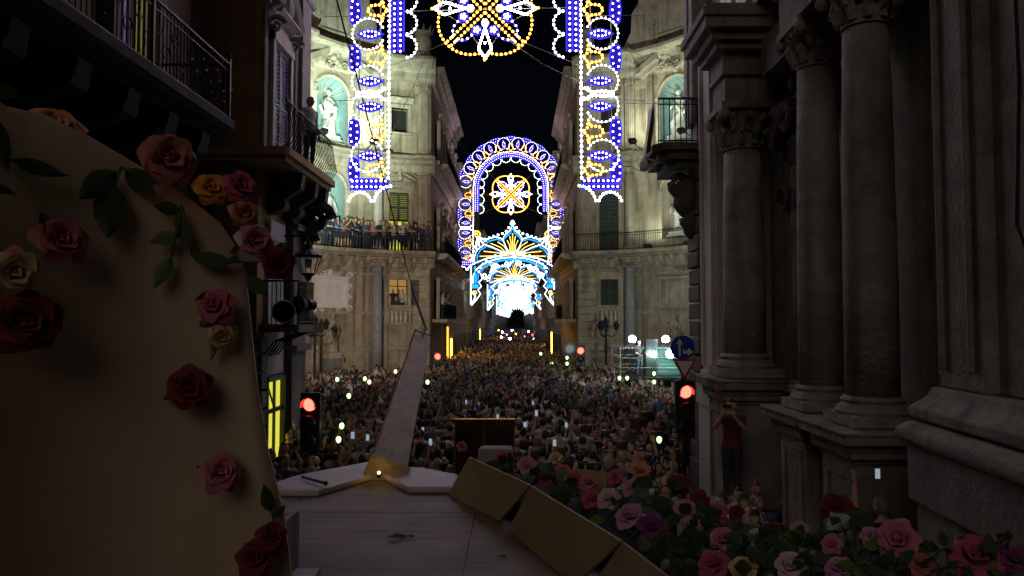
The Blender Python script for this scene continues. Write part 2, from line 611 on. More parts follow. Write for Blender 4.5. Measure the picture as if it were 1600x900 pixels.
def cells(mb, s0, s1, z0, z1, holes, n0=-0.6, n1=0.0, mi=0, step=0.6):
    ss = sorted({s0, s1} | {h[0] for h in holes} | {h[1] for h in holes})
    zs = sorted({z0, z1} | {h[2] for h in holes} | {h[3] for h in holes})
    for a, b in zip(ss[:-1], ss[1:]):
        for c, d in zip(zs[:-1], zs[1:]):
            sm, zm = (a + b) / 2, (c + d) / 2
            if any(h[0] < sm < h[1] and h[2] < zm < h[3] for h in holes):
                continue
            mb.box(a, b, n0, n1, c, d, mi, seg=max(1, int((b - a) / step + .5)))


def cornice_profile(z0, z1, out, back=-0.05):
    h = z1 - z0
    return [(back, z0), (out * .25, z0), (out * .3, z0 + h * .18), (out * .3, z0 + h * .42), (out * .55, z0 + h * .55), (out * .62, z0 + h * .7),
            (out, z0 + h * .8), (out, z0 + h * .93), (out * .93, z1), (back, z1)]


def slatted_leaf(mb, s0, s1, z0, z1, n, mi=0, slats=14):
    """louvred shutter leaf standing in the plane of the wall"""
    t = 0.05; w = 0.07
    mb.box(s0, s0 + w, n, n + t, z0, z1, mi); mb.box(s1 - w, s1, n, n + t, z0, z1, mi)
    mb.box(s0 + w, s1 - w, n, n + t, z0, z0 + w, mi); mb.box(s0 + w, s1 - w, n, n + t, z1 - w, z1, mi)
    zm = (z0 + z1) / 2
    mb.box(s0 + w, s1 - w, n, n + t, zm - w / 2, zm + w / 2, mi)
    h = (z1 - z0 - 2 * w) / slats
    for i in range(slats):
        z = z0 + w + h * i
        mb.add([(s0 + w, n + .002, z + h * .75), (s1 - w, n + .002, z + h * .75), (s1 - w, n + t - .004, z), (s0 + w, n + t - .004, z),
                (s0 + w, n + .002, z + h * .95), (s1 - w, n + .002, z + h * .95), (s1 - w, n + t - .004, z + h * .2), (s0 + w, n + t - .004, z + h * .2)],
               [(0, 1, 2, 3), (4, 7, 6, 5), (2, 6, 7, 3), (0, 4, 5, 1)], mi)


def window(F, s, z0, z1, w, parent, style='closed', trim='limestone_trim', sh='shutter_green', hood=True, sill=True):
    hw = w / 2
    fr = MB(F)
    t = 0.2
    fr.box(s - hw - t, s - hw, -.3, .1, z0 - .02, z1 + t, seg=1); fr.box(s + hw, s + hw + t, -.3, .1, z0 - .02, z1 + t, seg=1)
    fr.box(s - hw, s + hw, -.3, .1, z1, z1 + t, seg=2)
    wo = fr.build('window', trim, parent)
    if hood:
        h = MB(F); h.sweep(cornice_profile(z1 + t + .12, z1 + t + .42, .34), s - hw - t - .15, s + hw + t + .15, 3)
        h.build('hood', trim, wo)
    if sill:
        h = MB(F); h.box(s - hw - t - .08, s + hw + t + .08, -.1, .22, z0 - .16, z0 - .025, seg=2); h.build('sill', trim, wo)
    b = MB(F); b.box(s - hw, s + hw, -.58, -.52, z0, z1, seg=1)
    lit = style == 'lit'
    b.build('pane', 'room_warm' if lit else ('door_lime' if style == 'half' else 'interior_dark'), wo)
    if style == 'half':
        zm = z0 + (z1 - z0) * .52
        for a in (-1, 1):
            m = MB(F); lo, hi = (s - hw, s - .004) if a < 0 else (s + .004, s + hw)
            slatted_leaf(m, lo, hi, zm, z1 - .02, -.12); m.build('shutter', sh, wo)
            m = MB(F); lo, hi = (s - hw - t - hw * .9, s - hw - t - .01) if a < 0 else (s + hw + t + .01, s + hw + t + hw * .9)
            slatted_leaf(m, lo, hi, z0 + .02, zm - .02, .11); m.build('shutter', sh, wo)
    if style == 'closed':
        for a in (-1, 1):
            m = MB(F); lo, hi = (s - hw, s - .004) if a < 0 else (s + .004, s + hw)
            slatted_leaf(m, lo, hi, z0 + .02, z1 - .02, -.12); m.build('shutter', sh, wo)
    elif style in ('lit', 'open'):
        for a in (-1, 1):
            m = MB(F); lo, hi = (s - hw - t - hw * .9, s - hw - t - .01) if a < 0 else (s + hw + t + .01, s + hw + t + hw * .9)
            slatted_leaf(m, lo, hi, z0 + .02, z1 - .02, .11); m.build('shutter', sh, wo)
        m = MB(F)
        m.box(s - .03, s + .03, -.2, -.15, z0, z1); m.box(s - hw, s + hw, -.2, -.15, z0 + (z1 - z0) * .72, z0 + (z1 - z0) * .72 + .05)
        m.build('sash', 'shutter_dark', wo)
    return wo


def railing_bars(mb, s0, s1, n, z0, z1, step=.13, r=.011, belly=0.0, mi=0, posts=True):
    k = max(2, int((s1 - s0) / step))
    for i in range(k + 1):
        s = s0 + (s1 - s0) * i / k
        if belly:
            mb.tube([(s, n, z0), (s, n + belly, z0 + (z1 - z0) * .25), (s, n + belly * .6, z0 + (z1 - z0) * .5), (s, n, z1)], r, 4, mi)
        else:
            mb.tube([(s, n, z0), (s, n, z1)], r, 4, mi)
    q = max(1, int((s1 - s0) / .6))
    for z, rr in ((z1, .028), (z0 + .06, .018), (z1 - .14, .014)):
        mb.tube([(s0 + (s1 - s0) * i / q, n, z) for i in range(q + 1)], rr, 5, mi)


def scroll(mb, c, r, turns=1.6, w=.05, ax=(1, 0, 0), az=(0, 0, 1), mi=0, flip=1):
    ax, az, c = Vector(ax), Vector(az), Vector(c)
    pts, rs = [], []
    n = int(turns * 12)
    for i in range(n + 1):
        a = 2 * PI * turns * i / n * flip
        q = r * (1 - .85 * i / n)
        pts.append(c + ax * (q * math.cos(a)) + az * (q * math.sin(a))); rs.append(w * (1 - .5 * i / n))
    mb.tube(pts, rs, 6, mi)


def round_column(F, s, n, z0, z1, r, parent, mat='limestone_trim', cap='leaf', seg=18):
    b = MB(F)
    b.box(s - r * 1.4, s + r * 1.4, n - r * 1.4, n + r * 1.4, z0, z0 + r * .4)
    b.lathe([(r * 1.38, 0), (r * 1.42, r * .12), (r * 1.3, r * .3), (r * 1.12, r * .42), (r * 1.2, r * .55), (r * 1.05, r * .7)], (s, n, z0 + r * .4), seg)
    hc = r * 2.1 if cap == 'leaf' else r * .9
    sh = MB(F)
    za, zb = z0 + r * 1.05, z1 - hc
    sh.lathe([(r, 0), (r, (zb - za) * .33), (r * .94, (zb - za) * .7), (r * .86, zb - za)], (s, n, za), seg)
    c = sh.build('column', mat, parent, True)
    b.build('base', mat, c)
    k = MB(F)
    k.lathe([(r * .95, 0), (r * .9, .06), (r * .9, hc * .5), (r * 1.15, hc * .8), (r * 1.3, hc * .86)], (s, n, zb), seg)
    k.box(s - r * 1.35, s + r * 1.35, n - r * 1.35, n + r * 1.35, zb + hc * .86, z1)
    if cap == 'leaf':
        for row, (zz, q) in enumerate(((.1, 10), (.42, 10))):
            for i in range(q):
                a = 2 * PI * (i + row * .5) / q
                x, y = math.cos(a), math.sin(a)
                k.tube([(s + x * r * .92, n + y * r * .92, zb + hc * zz), (s + x * r * 1.12, n + y * r * 1.12, zb + hc * (zz + .25)),
                        (s + x * r * 1.32, n + y * r * 1.32, zb + hc * (zz + .32)), (s + x * r * 1.36, n + y * r * 1.36, zb + hc * (zz + .22))], [r * .2, r * .2, r * .15, r * .07], 5)
        for sx in (-1, 1):
            for sy in (-1, 1):
                k.ball((s + sx * r * 1.2, n + sy * r * 1.2, zb + hc * .74), r * .3, 8, 6)
    elif cap == 'ionic':
        for sx in (-1, 1):
            k.tube([(s + sx * r * 1.2, n - r * 1.1, zb + hc * .5), (s + sx * r * 1.2, n + r * 1.2, zb + hc * .5)], hc * .45, 10)
    k.build('capital', mat, c)
    return c


def pilaster(F, s0, s1, z0, z1, parent, mat='limestone_trim', n=.3, flutes=3):
    m = MB(F)
    m.box(s0, s1, -.02, n, z0 + .3, z1 - .5)
    w = (s1 - s0)
    for i in range(flutes):
        a = s0 + w * (.12 + .76 * i / flutes)
        m.box(a, a + w * .76 / flutes * .55, n, n + .09, z0 + .4, z1 - .6)
    m.box(s0 - .07, s1 + .07, -.02, n + .09, z0, z0 + .3)
    m.box(s0 - .04, s1 + .04, -.02, n + .06, z1 - .5, z1 - .42)
    m.box(s0 - .1, s1 + .1, -.02, n + .13, z1 - .1, z1)
    for i in range(5):
        a = s0 + w * (i + .5) / 5
        m.ball((a, n + .02, z1 - .22), (w * .12, .09, .14), 6, 5)
        m.ball((a, n + .05, z1 - .36), (w * .1, .07, .08), 6, 5)
    return m.build('pilaster', mat, parent)


def niche(F, s, z0, zs, w, d, parent, mat, trim):
    """half-round niche with a half dome"""
    m = MB(F)
    nu, nv = 14, 8
    vs, fs = [], []
    rows = [(z0 + (zs - z0) * i / 4, None) for i in range(5)]
    for z, _ in rows:
        for j in range(nu + 1):
            a = PI * j / nu
            vs.append((s - w * math.cos(a), -d * math.sin(a), z))
    for i in range(1, nv + 1):
        e = PI / 2 * i / nv
        for j in range(nu + 1):
            a = PI * j / nu
            vs.append((s - w * math.cos(a) * math.cos(e), -d * math.sin(a) * math.cos(e) - .001, zs + w * math.sin(e)))
    R_ = len(vs) // (nu + 1)
    for i in range(R_ - 1):
        for j in range(nu):
            a = i * (nu + 1) + j
            fs.append((a, a + 1, a + nu + 2, a + nu + 1))
    m.add(vs, fs)
    m.add([(s - w * math.cos(PI * j / nu), -d * math.sin(PI * j / nu), z0) for j in range(nu + 1)], [tuple(range(nu + 1))])
    no = m.build('niche', mat, parent, True)
    h = MB(F)
    for sg in (-1, 1):
        poly = [(s + sg * w, zs), (s + sg * w, zs + w), (s, zs + w)] + [(s + sg * w * math.sin(PI / 2 * i / 8), zs + w * math.cos(PI / 2 * i / 8)) for i in range(1, 8)]
        h.prism(poly, -.3, -.002, axis=1)
    h.build('spandrel', 'limestone', no)
    q = MB(F)
    q.tube([(s - w * 1.1 * math.cos(PI * i / 16), .03, zs + w * 1.1 * math.sin(PI * i / 16)) for i in range(17)], .12, 6)
    for sg in (-1, 1):
        q.box(s + sg * w * 1.1 - .12, s + sg * w * 1.1 + .12, -.02, .12, z0, zs - .12)
        q.box(s + sg * w * 1.1 - .17, s + sg * w * 1.1 + .17, -.02, .18, zs - .12, zs + .02)
    # scallop ribs of the conch
    for i in range(1, 8):
        a = PI * i / 8
        q.tube([(s - w * .97 * math.cos(a) * t, -d * .97 * math.sqrt(max(0, 1 - t * t)) * .98, zs + w * .97 * math.sin(a) * t) for t in (.15, .4, .65, .85, .98)], .03, 4)
    q.build('archivolt', trim, no)
    return no


def cartouche(F, s, z0, z1, hw, parent, mat='marble', name='tablet', seed=1):
    rg = random.Random(seed)
    m = MB(F)
    m.box(s - hw * .8, s + hw * .8, .0, .1, z0 + .2, z1 - .2)
    m.box(s - hw * .92, s + hw * .92, .0, .3, z0 + .05, z0 + .2); m.box(s - hw * .92, s + hw * .92, .0, .3, z1 - .2, z1 - .05)
    m.box(s - hw * .92, s - hw * .8, .0, .28, z0 + .2, z1 - .2); m.box(s + hw * .8, s + hw * .92, .0, .28, z0 + .2, z1 - .2)
    m.box(s - hw * .7, s + hw * .7, .1, .14, z0 + .32, z0 + .37); m.box(s - hw * .7, s + hw * .7, .1, .14, z1 - .37, z1 - .32)
    o = m.build(name, mat, parent)
    def curl(c, r, turns, w_, flip=1):
        k = MB(F)
        scroll(k, c, r, turns, w_, flip=flip)
        k.build('scroll', mat, o)
    for sg in (-1, 1):
        for zz in (z0, z0 + (z1 - z0) * .33, z0 + (z1 - z0) * .66, z1):
            curl((s + sg * hw * .96, .26, zz), .18 + rg.random() * .05, 1.3, .07, sg)
        curl((s + sg * hw * .4, .12, z1 + .04), .2, 1.4, .07, -sg)
        curl((s + sg * hw * .45, .12, z0 - .02), .17, 1.4, .06, sg)
        curl((s + sg * .2, .12, z1 + .1), .2, 1.5, .06, -sg)
    k = MB(F)
    k.ball((s, .14, z1 + .16), (.2, .12, .22), 8, 6)
    k.build('boss', mat, o)
    return o


def statue(name, label, base, h, face, seed, robe=True, mat='marble', group=None, armup=0):
    """standing draped figure on a block, facing the piazza"""
    rg = random.Random(seed)
    t = thing(name, label, 'statue', base, face, group)
    u = h / 1.9
    m = MB()
    ph = rg.random() * 6
    if robe:
        prof = [(.27, .0), (.285, .12), (.25, .5), (.215, .8), (.22, .98), (.185, 1.1), (.20, 1.28), (.225, 1.42), (.17, 1.52), (.075, 1.58), (.065, 1.66)]
        m.lathe([(r * u, z * u) for r, z in prof[:6]], n=28, fold=9, famp=.10, sy=.78, ph=ph)
        m.lathe([(r * u, z * u) for r, z in prof[5:]], n=20, fold=5, famp=.05, sy=.68, ph=ph)
        m.tube([(-.2 * u, -.1 * u, 1.42 * u), (.02 * u, -.2 * u, 1.2 * u), (.2 * u, -.17 * u, .95 * u), (.24 * u, -.05 * u, .7 * u)], [.06 * u, .075 * u, .08 * u, .04 * u], 7)
        m.tube([(.22 * u, -.02 * u, 1.0 * u), (.0, -.22 * u, .82 * u), (-.2 * u, -.14 * u, .55 * u), (-.24 * u, -.05 * u, .2 * u)], [.05 * u, .07 * u, .08 * u, .05 * u], 7)
    else:
        for sg in (-1, 1):
            m.tube([(sg * .13 * u, -.02 * u, 0), (sg * .13 * u, -.03 * u, .1 * u), (sg * .13 * u, .01, .28 * u), (sg * .12 * u, -.02 * u, .5 * u), (sg * .11 * u, 0, .72 * u), (sg * .09 * u, 0, .95 * u)],
                   [.05 * u, .055 * u, .085 * u, .07 * u, .1 * u, .12 * u], 9)
            m.ball((sg * .14 * u, -.09 * u, .04 * u), (.06 * u, .13 * u, .045 * u))
        m.lathe([(.24 * u, .72 * u), (.25 * u, .8 * u), (.2 * u, .98 * u), (.19 * u, 1.08 * u), (.22 * u, 1.28 * u), (.24 * u, 1.42 * u), (.17 * u, 1.52 * u), (.075 * u, 1.58 * u), (.065 * u, 1.66 * u)], n=20, fold=10, famp=.04, sy=.7, ph=ph)
        m.lathe([(.30 * u, .05 * u), (.29 * u, .6 * u), (.26 * u, 1.1 * u), (.2 * u, 1.45 * u)], (0, .12 * u, 0), n=18, fold=7, famp=.1, sy=.4, ph=ph)
    m.ball((0, -.02 * u, 1.76 * u), (.085 * u, .1 * u, .125 * u), 12, 9)
    m.ball((0, .02 * u, 1.80 * u), (.1 * u, .105 * u, .11 * u), 10, 7)
    m.ball((0, -.115 * u, 1.75 * u), (.018 * u, .03 * u, .03 * u), 6, 5)
    # arms
    s1 = 1 if seed % 2 else -1
    m.tube([(s1 * .22 * u, 0, 1.42 * u), (s1 * .33 * u, -.02 * u, 1.16 * u), (s1 * .2 * u, -.24 * u, 1.1 * u), (s1 * .1 * u, -.3 * u, 1.17 * u)], [.075 * u, .062 * u, .05 * u, .045 * u], 8)
    if armup:
        m.tube([(-s1 * .22 * u, 0, 1.42 * u), (-s1 * .4 * u, -.06 * u, 1.3 * u), (-s1 * .46 * u, -.2 * u, 1.55 * u), (-s1 * .45 * u, -.22 * u, 1.68 * u)], [.075 * u, .062 * u, .048 * u, .045 * u], 8)
    else:
        m.tube([(-s1 * .22 * u, 0, 1.42 * u), (-s1 * .35 * u, .02 * u, 1.18 * u), (-s1 * .36 * u, -.1 * u, .94 * u), (-s1 * .33 * u, -.14 * u, .82 * u)], [.075 * u, .062 * u, .05 * u, .045 * u], 8)
    m.build('figure', mat, t, True)
    k = MB()
    k.box(-.36 * u, .36 * u, -.3 * u, .3 * u, -.22, 0); k.box(-.42 * u, .42 * u, -.36 * u, .36 * u, -.3, -.22)
    k.build('plinth', mat, t)
    return t


# ------------------------------------------------------------------ the two concave corner palaces of the crossing
FL = {}


def canto(side):
    F = canto_map(side)
    FL[side] = F
    left = side == 'left'
    k = -1 if left else 1
    T = thing('corner_palace', ('concave limestone corner palace with crowded balcony and floodlit niche statues' if left else
                                'concave limestone corner palace with closed shutters and empty balcony'), 'building', (0, 0, 0))
    xs = CXS[side] + k * 4.25
    holes = []
    for sg in (-1, 1):
        holes += [(sg * 4.3 - .55, sg * 4.3 + .55, 5.3, 6.85), (sg * 4.3 - .6, sg * 4.3 + .6, 8.5, 12.1), (sg * 4.3 - .5, sg * 4.3 + .5, 15.8, 17.3)]
    holes += [(-.95, .95, 9.1, 12.9), (-1.05, 1.05, 14.7, 18.45)]
    w = MB(F)
    cells(w, -S_END, S_END, 0, 20.0, holes)
    w.build('wall', 'limestone', T)
    # solid body behind the curved front
    arc = [F(-S_END + i * S_END * 2 / 16, -1.15, 0)[:2] for i in range(17)]
    poly = [arc[0]] + arc[1:] + [(xs, 45.15), (xs, 62), (xs + k * 16, 62), (xs + k * 16, arc[0][1])]
    b = MB(); b.prism(poly, 0, 19.9); b.build('rear_wall', 'tufa', T)
    e = MB(F)
    e.sweep(cornice_profile(0, 1.1, .2), -S_END, S_END, 16)
    e.build('plinth', 'grey_stone', T)
    # storey cornices
    for z0, z1, out in ((7.55, 8.1, .35), (13.35, 14.3, .85), (18.9, 20.2, 1.35)):
        e = MB(F); e.sweep(cornice_profile(z0, z1, out), -S_END - .25, S_END + .25, 20)
        for sg in (-1, 1):
            e.sweep(cornice_profile(z0 + .004, z1 + .006, out + .4), sg * 2.9 - .55, sg * 2.9 + .55, 2)
            e.sweep(cornice_profile(z0 + .004, z1 + .006, out + .2), sg * 5.75 - .55, sg * 5.75 + .55, 2)
        e.build('cornice', 'limestone_trim', T)
    for z0, z1 in ((12.75, 13.2), (18.2, 18.7)):
        e = MB(F)
        for a, b2 in ((-6.2, -5.2), (-3.4, -1.2), (1.2, 3.4), (5.2, 6.2)):
            e = MB(F); e.box(a, b2, -.02, .1, z0, z1, seg=4)
            e.build('frieze', 'limestone_trim', T)
    # ground order: columns, rusticated corner blocks, string courses
    for sg in (-1, 1):
        round_column(F, sg * 2.9, .38, 1.1, 7.6, .33, T, 'grey_marble', 'plain')
        for a0, a1 in ((2.2, 2.42), (3.38, 3.6)):
            s0, s1 = sorted((sg * a0, sg * a1))
            pilaster(F, s0, s1, 1.1, 7.6, T, flutes=1)
        round_column(F, sg * 2.9, .42, 8.5, 13.4, .29, T, 'marble' if left else 'limestone_trim', 'ionic')
        for a0, a1 in ((2.62, 3.18), (5.45, 6.05), (1.42, 1.82), (3.3, 3.5)):
            if sg * a0 > -3.2 or True:
                s0, s1 = sorted((sg * a0, sg * a1))
                pilaster(F, s0, s1, 14.35, 18.95, T, flutes=3 if a1 - a0 > .3 else 1)
        for a0, a1 in ((5.45, 6.05),):
            s0, s1 = sorted((sg * a0, sg * a1))
            pilaster(F, s0, s1, 8.5, 13.3, T)
    n = 14
    for i in range(n):
        z0 = 1.15 + i * (6.3 / n)
        for a0, a1 in ((5.25, 6.2),) if i % 2 else ((5.05, 6.2),):
            m = MB(F); m.box(a0, a1, -.02, .13 + rnd.uniform(-.015, .015), z0 + .025, z0 + 6.3 / n - .025, seg=2)
            m.build('stone_block', 'limestone_trim', T, bevel=.02)
    m = MB(F)
    for z in (2.6, 4.75, 7.05):
        m.box(-5.0, 5.0, -.02, .16, z, z + .16, seg=18)
    m.build('string_course', 'limestone_trim', T)
    # niches
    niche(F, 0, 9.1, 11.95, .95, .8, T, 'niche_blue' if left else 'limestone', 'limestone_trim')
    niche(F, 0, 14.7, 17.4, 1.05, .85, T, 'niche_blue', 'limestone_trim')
    # broken pediment with crest over the upper niche
    for sg in (-1, 1):
        m = MB(F)
        s0 = [(sg * 2.25, 18.72), (sg * .75, 19.45), (sg * .75, 19.82), (sg * 2.35, 19.02)]
        m.prism(s0, 0, .95, axis=1)
        s0 = [(sg * 2.0, 18.6), (sg * .8, 19.2), (sg * .78, 19.44), (sg * 2.2, 18.72)]
        m.prism(s0, 0, .6, axis=1)
        m.build('pediment', 'limestone_trim', T)
    m = MB(F)
    for i in range(26):
        a, r_ = rnd.uniform(0, 2 * PI), rnd.uniform(.1, .62)
        m.ball((r_ * math.cos(a), .3 + rnd.uniform(0, .35), 19.35 + r_ * 1.05 * math.sin(a)), rnd.uniform(.1, .2), 7, 5)
    for sg in (-1, 1):
        scroll(m, (sg * .5, .6, 19.0), .3, 1.5, .09, flip=sg); scroll(m, (sg * .42, .6, 19.75), .26, 1.5, .08, flip=-sg)
    m.build('crest', 'limestone_trim', T, True)
    # attic with carved arms
    m = MB(F)
    m.box(-2.35, 2.35, -.6, .12, 20.2, 24.2, seg=8); m.sweep(cornice_profile(24.2, 24.75, .45), -2.6, 2.6, 8)
    for sg in (-1, 1):
        m.prism([(sg * 2.35, 20.2), (sg * 4.1, 20.2), (sg * 4.1, 20.7), (sg * 3.3, 20.9), (sg * 2.85, 21.7), (sg * 2.8, 22.8), (sg * 2.35, 23.4)], -.4, .08, axis=1)
        scroll(m, (sg * 3.9, .1, 20.95), .36, 1.5, .1, flip=sg)
    m.build('attic', 'limestone_trim', T)
    cartouche(F, 0, 20.9, 23.7, 1.25, T, 'limestone_trim', 'coat_of_arms', 5)
    # crown finials on the end blocks
    for sg in (-1, 1):
        m = MB(F)
        m.box(sg * 5.7 - .45, sg * 5.7 + .45, -.3, .6, 20.2, 20.75)
        m.lathe([(.28, 0), (.42, .2), (.55, .7), (.5, 1.0), (.42, 1.1), (.5, 1.25), (.62, 1.3)], (sg * 5.7, .15, 20.75), 14, fold=8, famp=.06)
        for i in range(8):
            a = 2 * PI * i / 8
            m.tube([(sg * 5.7 + .55 * math.cos(a), .15 + .55 * math.sin(a), 22.0), (sg * 5.7 + .68 * math.cos(a), .15 + .68 * math.sin(a), 22.4)], [.1, .03], 5)
        m.build('finial', 'limestone_trim', T, True)
    # tablet and statue over the fountain
    cartouche(F, 0, 5.05, 6.95, 1.2, T, 'tablet_marble' if left else 'limestone_trim', 'tablet', 3)
    m = MB(F)
    m.lathe([(1.3, 0), (1.35, .5), (1.2, .6), (.5, .7), (.4, 1.3), (.7, 1.5), (.75, 1.6)], (0, .8, 0), 18)
    m.box(-.5, .5, 0, .9, 1.6, 2.25)
    m.build('fountain', 'grey_stone', T)
    # windows
    for sg in (-1, 1):
        near = sg > 0
        window(F, sg * 4.3, 5.3, 6.85, 1.1, T, 'lit' if left and near else 'closed', sh='shutter_green')
        window(F, sg * 4.3, 8.5, 12.1, 1.2, T, 'half' if left and near else 'closed', sh='shutter_green', sill=False)
        window(F, sg * 4.3, 15.8, 17.3, 1.0, T, 'open' if False else ('dark' if left else 'closed'), sh='shutter_dark')
        # small pediment and carved bust above the first-floor window
        m = MB(F)
        for q in (-1, 1):
            m.prism([(sg * 4.3 + q * .95, 12.75), (sg * 4.3 + q * .3, 13.1), (sg * 4.3 + q * .3, 13.25), (sg * 4.3 + q * 1.0, 12.9)], 0, .5, axis=1)
        m.lathe([(.16, 0), (.2, .2), (.12, .35), (.14, .5), (.1, .66)], (sg * 4.3, .3, 12.8), 10)
        m.build('window_crest', 'limestone_trim', T)
        m = MB(F)
        m.box(sg * 4.3 - .75, sg * 4.3 + .75, -.02, .4, 4.1, 4.26, seg=2); m.box(sg * 4.3 - .75, sg * 4.3 + .75, -.02, .4, 4.95, 5.1, seg=2)
        m.box(sg * 4.3 - .75, sg * 4.3 - .6, -.02, .36, 4.26, 4.95); m.box(sg * 4.3 + .6, sg * 4.3 + .75, -.02, .36, 4.26, 4.95)
        bo = m.build('balustrade', 'limestone_trim', T)
        for i in range(4):
            m = MB(F)
            m.lathe([(.07, 0), (.05, .06), (.1, .2), (.1, .3), (.045, .5), (.07, .66), (.07, .69)], (sg * 4.3 - .42 + i * .28, .25, 4.26), 9)
            m.build('baluster', 'marble', bo, True)
    # balcony round the front
    bl = MB(F)
    bl.sweep([(0, 8.12), (.8, 8.12), (.95, 8.22), (1.15, 8.3), (1.2, 8.42), (1.15, 8.5), (0, 8.5)], -S_END - .2, S_END + .3, 22)
    bo = bl.build('balcony', 'limestone_trim', T)
    for i in range(17):
        s = -5.9 + i * 11.8 / 16
        m = MB(F)
        m.sweep([(0, 7.5), (.2, 7.55), (.62, 7.85), (.75, 8.11), (0, 8.11)], s - .13, s + .13)
        m.build('corbel', 'limestone_trim', bo)
    m = MB(F); railing_bars(m, -S_END - .15, S_END + .2, 1.08, 8.5, 9.5, .16, .013)
    tag(m.build('railing', 'iron', bo), kind='stuff')
    # street flank: windows, long balcony, upper balcony
    G = flat_map(xs, 45.15, -k)
    gk = 1
    m = MB(G)
    for z0, z1, out in ((7.55, 8.1, .25), (13.35, 14.3, .5), (18.9, 20.2, .8)):
        m.sweep(cornice_profile(z0, z1, out), .3, 16.8, 4)
    m.build('flank_cornice', 'limestone_trim', T)
    m = MB(G); m.sweep([(0, 8.12), (.75, 8.15), (1.0, 8.3), (1.0, 8.5), (0, 8.5)], .2, 13)
    bo = m.build('balcony', 'limestone_trim', T)
    m = MB(G); railing_bars(m, .3, 12.9, .94, 8.5, 9.5, .16, .013); tag(m.build('railing', 'iron', bo), kind='stuff')
    m = MB(G); m.sweep([(0, 14.0), (.6, 14.0), (.9, 14.2), (.9, 14.34), (0, 14.34)], 1.6, 14.5)
    bo = m.build('balcony', 'limestone_trim', T)
    m = MB(G); railing_bars(m, 1.7, 14.4, .85, 14.34, 15.3, .16, .013); tag(m.build('railing', 'iron', bo), kind='stuff')
    m = MB(G); m.box(.9, 8.2, 0, .95, 4.25, 4.45)
    bo = m.build('balcony', 'limestone_trim', T)
    m = MB(G); railing_bars(m, 1.0, 8.1, .9, 4.45, 5.4, .12, .013); tag(m.build('railing', 'iron', bo), kind='stuff')
    for s in (2.6, 6.2, 10.2, 13.6):
        for z0, z1 in ((4.5, 6.9), (8.5, 11.4), (14.4, 17.0)):
            window(flat_proud(G, .32), s, z0, z1, 1.1, T, 'closed', sh='shutter_green', sill=False, hood=z0 > 5)
    return T


def flat_proud(G, d):
    """window set in front of a solid wall: its recess starts at the wall face"""
    return lambda s, n, z: G(s, max(n * .55 + d, .01), z)


palace_left = canto('left')
palace_right = canto('right')


def toward_centre(side, s):
    F = FL[side]
    a, b = Vector(F(s, 0, 0)), Vector(F(s, 1, 0))
    d = b - a
    return math.atan2(d.x, -d.y)            # rotation that turns -Y to d


for side in ('left', 'right'):
    F = FL[side]; rz = toward_centre(side, 0)
    w_ = 'balcony crowd' if side == 'left' else 'empty balcony'
    statue('statue', 'marble saint statue in the floodlit top niche above the %s' % w_, F(0, -.25, 15.05), 2.75, rz, 3 if side == 'left' else 6, True)
    statue('statue', 'marble king statue with cloak in the middle niche behind the %s' % w_, F(0, -.2, 9.5), 2.55, rz, 4 if side == 'left' else 7, False)
    statue('statue', 'draped stone figure on the fountain below the carved tablet of the %s palace' % ('crowded-balcony' if side == 'left' else 'closed-shutter'),
           F(0, .45, 2.55), 2.25, rz, 5 if side == 'left' else 8, True, 'limestone_trim')

# ------------------------------------------------------------------ houses along the street beyond the crossing
def window_mesh(w, h, sh):
    m = MB()
    for a, b, c, d in ((-w / 2 - .15, -w / 2, 0, h + .15), (w / 2, w / 2 + .15, 0, h + .15), (-w / 2, w / 2, h, h + .15), (-w / 2 - .25, w / 2 + .25, h + .2, h + .36)):
        m.box(a, b, -.14 if d < h + .2 else -.24, .0, c, d)
    fr = m.mesh('window_frame', 'limestone_trim')
    m = MB(); m.tf = None
    q = MB(lambda s, n, z: (s, -n, z))
    slatted_leaf(q, -w / 2, -.01, .02, h - .02, .02, slats=12); slatted_leaf(q, .01, w / 2, .02, h - .02, .02, slats=12)
    return fr, q.mesh('window_shutter', sh)


WIN = {k: window_mesh(1.1, 2.3, v) for k, v in (('g', 'shutter_green'), ('d', 'shutter_dark'))}
_m = MB(lambda s, n, z: (s, -n, z))
_m.sweep([(0, -.25), (.6, -.12), (.75, -.02), (.75, .08), (0, .08)], -1.0, 1.0)
BAL_SLAB = _m.mesh('balcony_slab', 'limestone_trim')
_m = MB(lambda s, n, z: (s, -n, z)); railing_bars(_m, -.95, .95, .7, .08, 1.05, .13, .012)
for sg in (-1, 1):
    for i in range(5):
        _m.tube([(sg * .95, .1 + i * .14, .08), (sg * .95, .1 + i * .14, 1.05)], .012, 4)
    _m.tube([(sg * .95, 0, 1.05), (sg * .95, .7, 1.05)], .025, 5)
BAL_RAIL = _m.mesh('balcony_railing', 'iron')


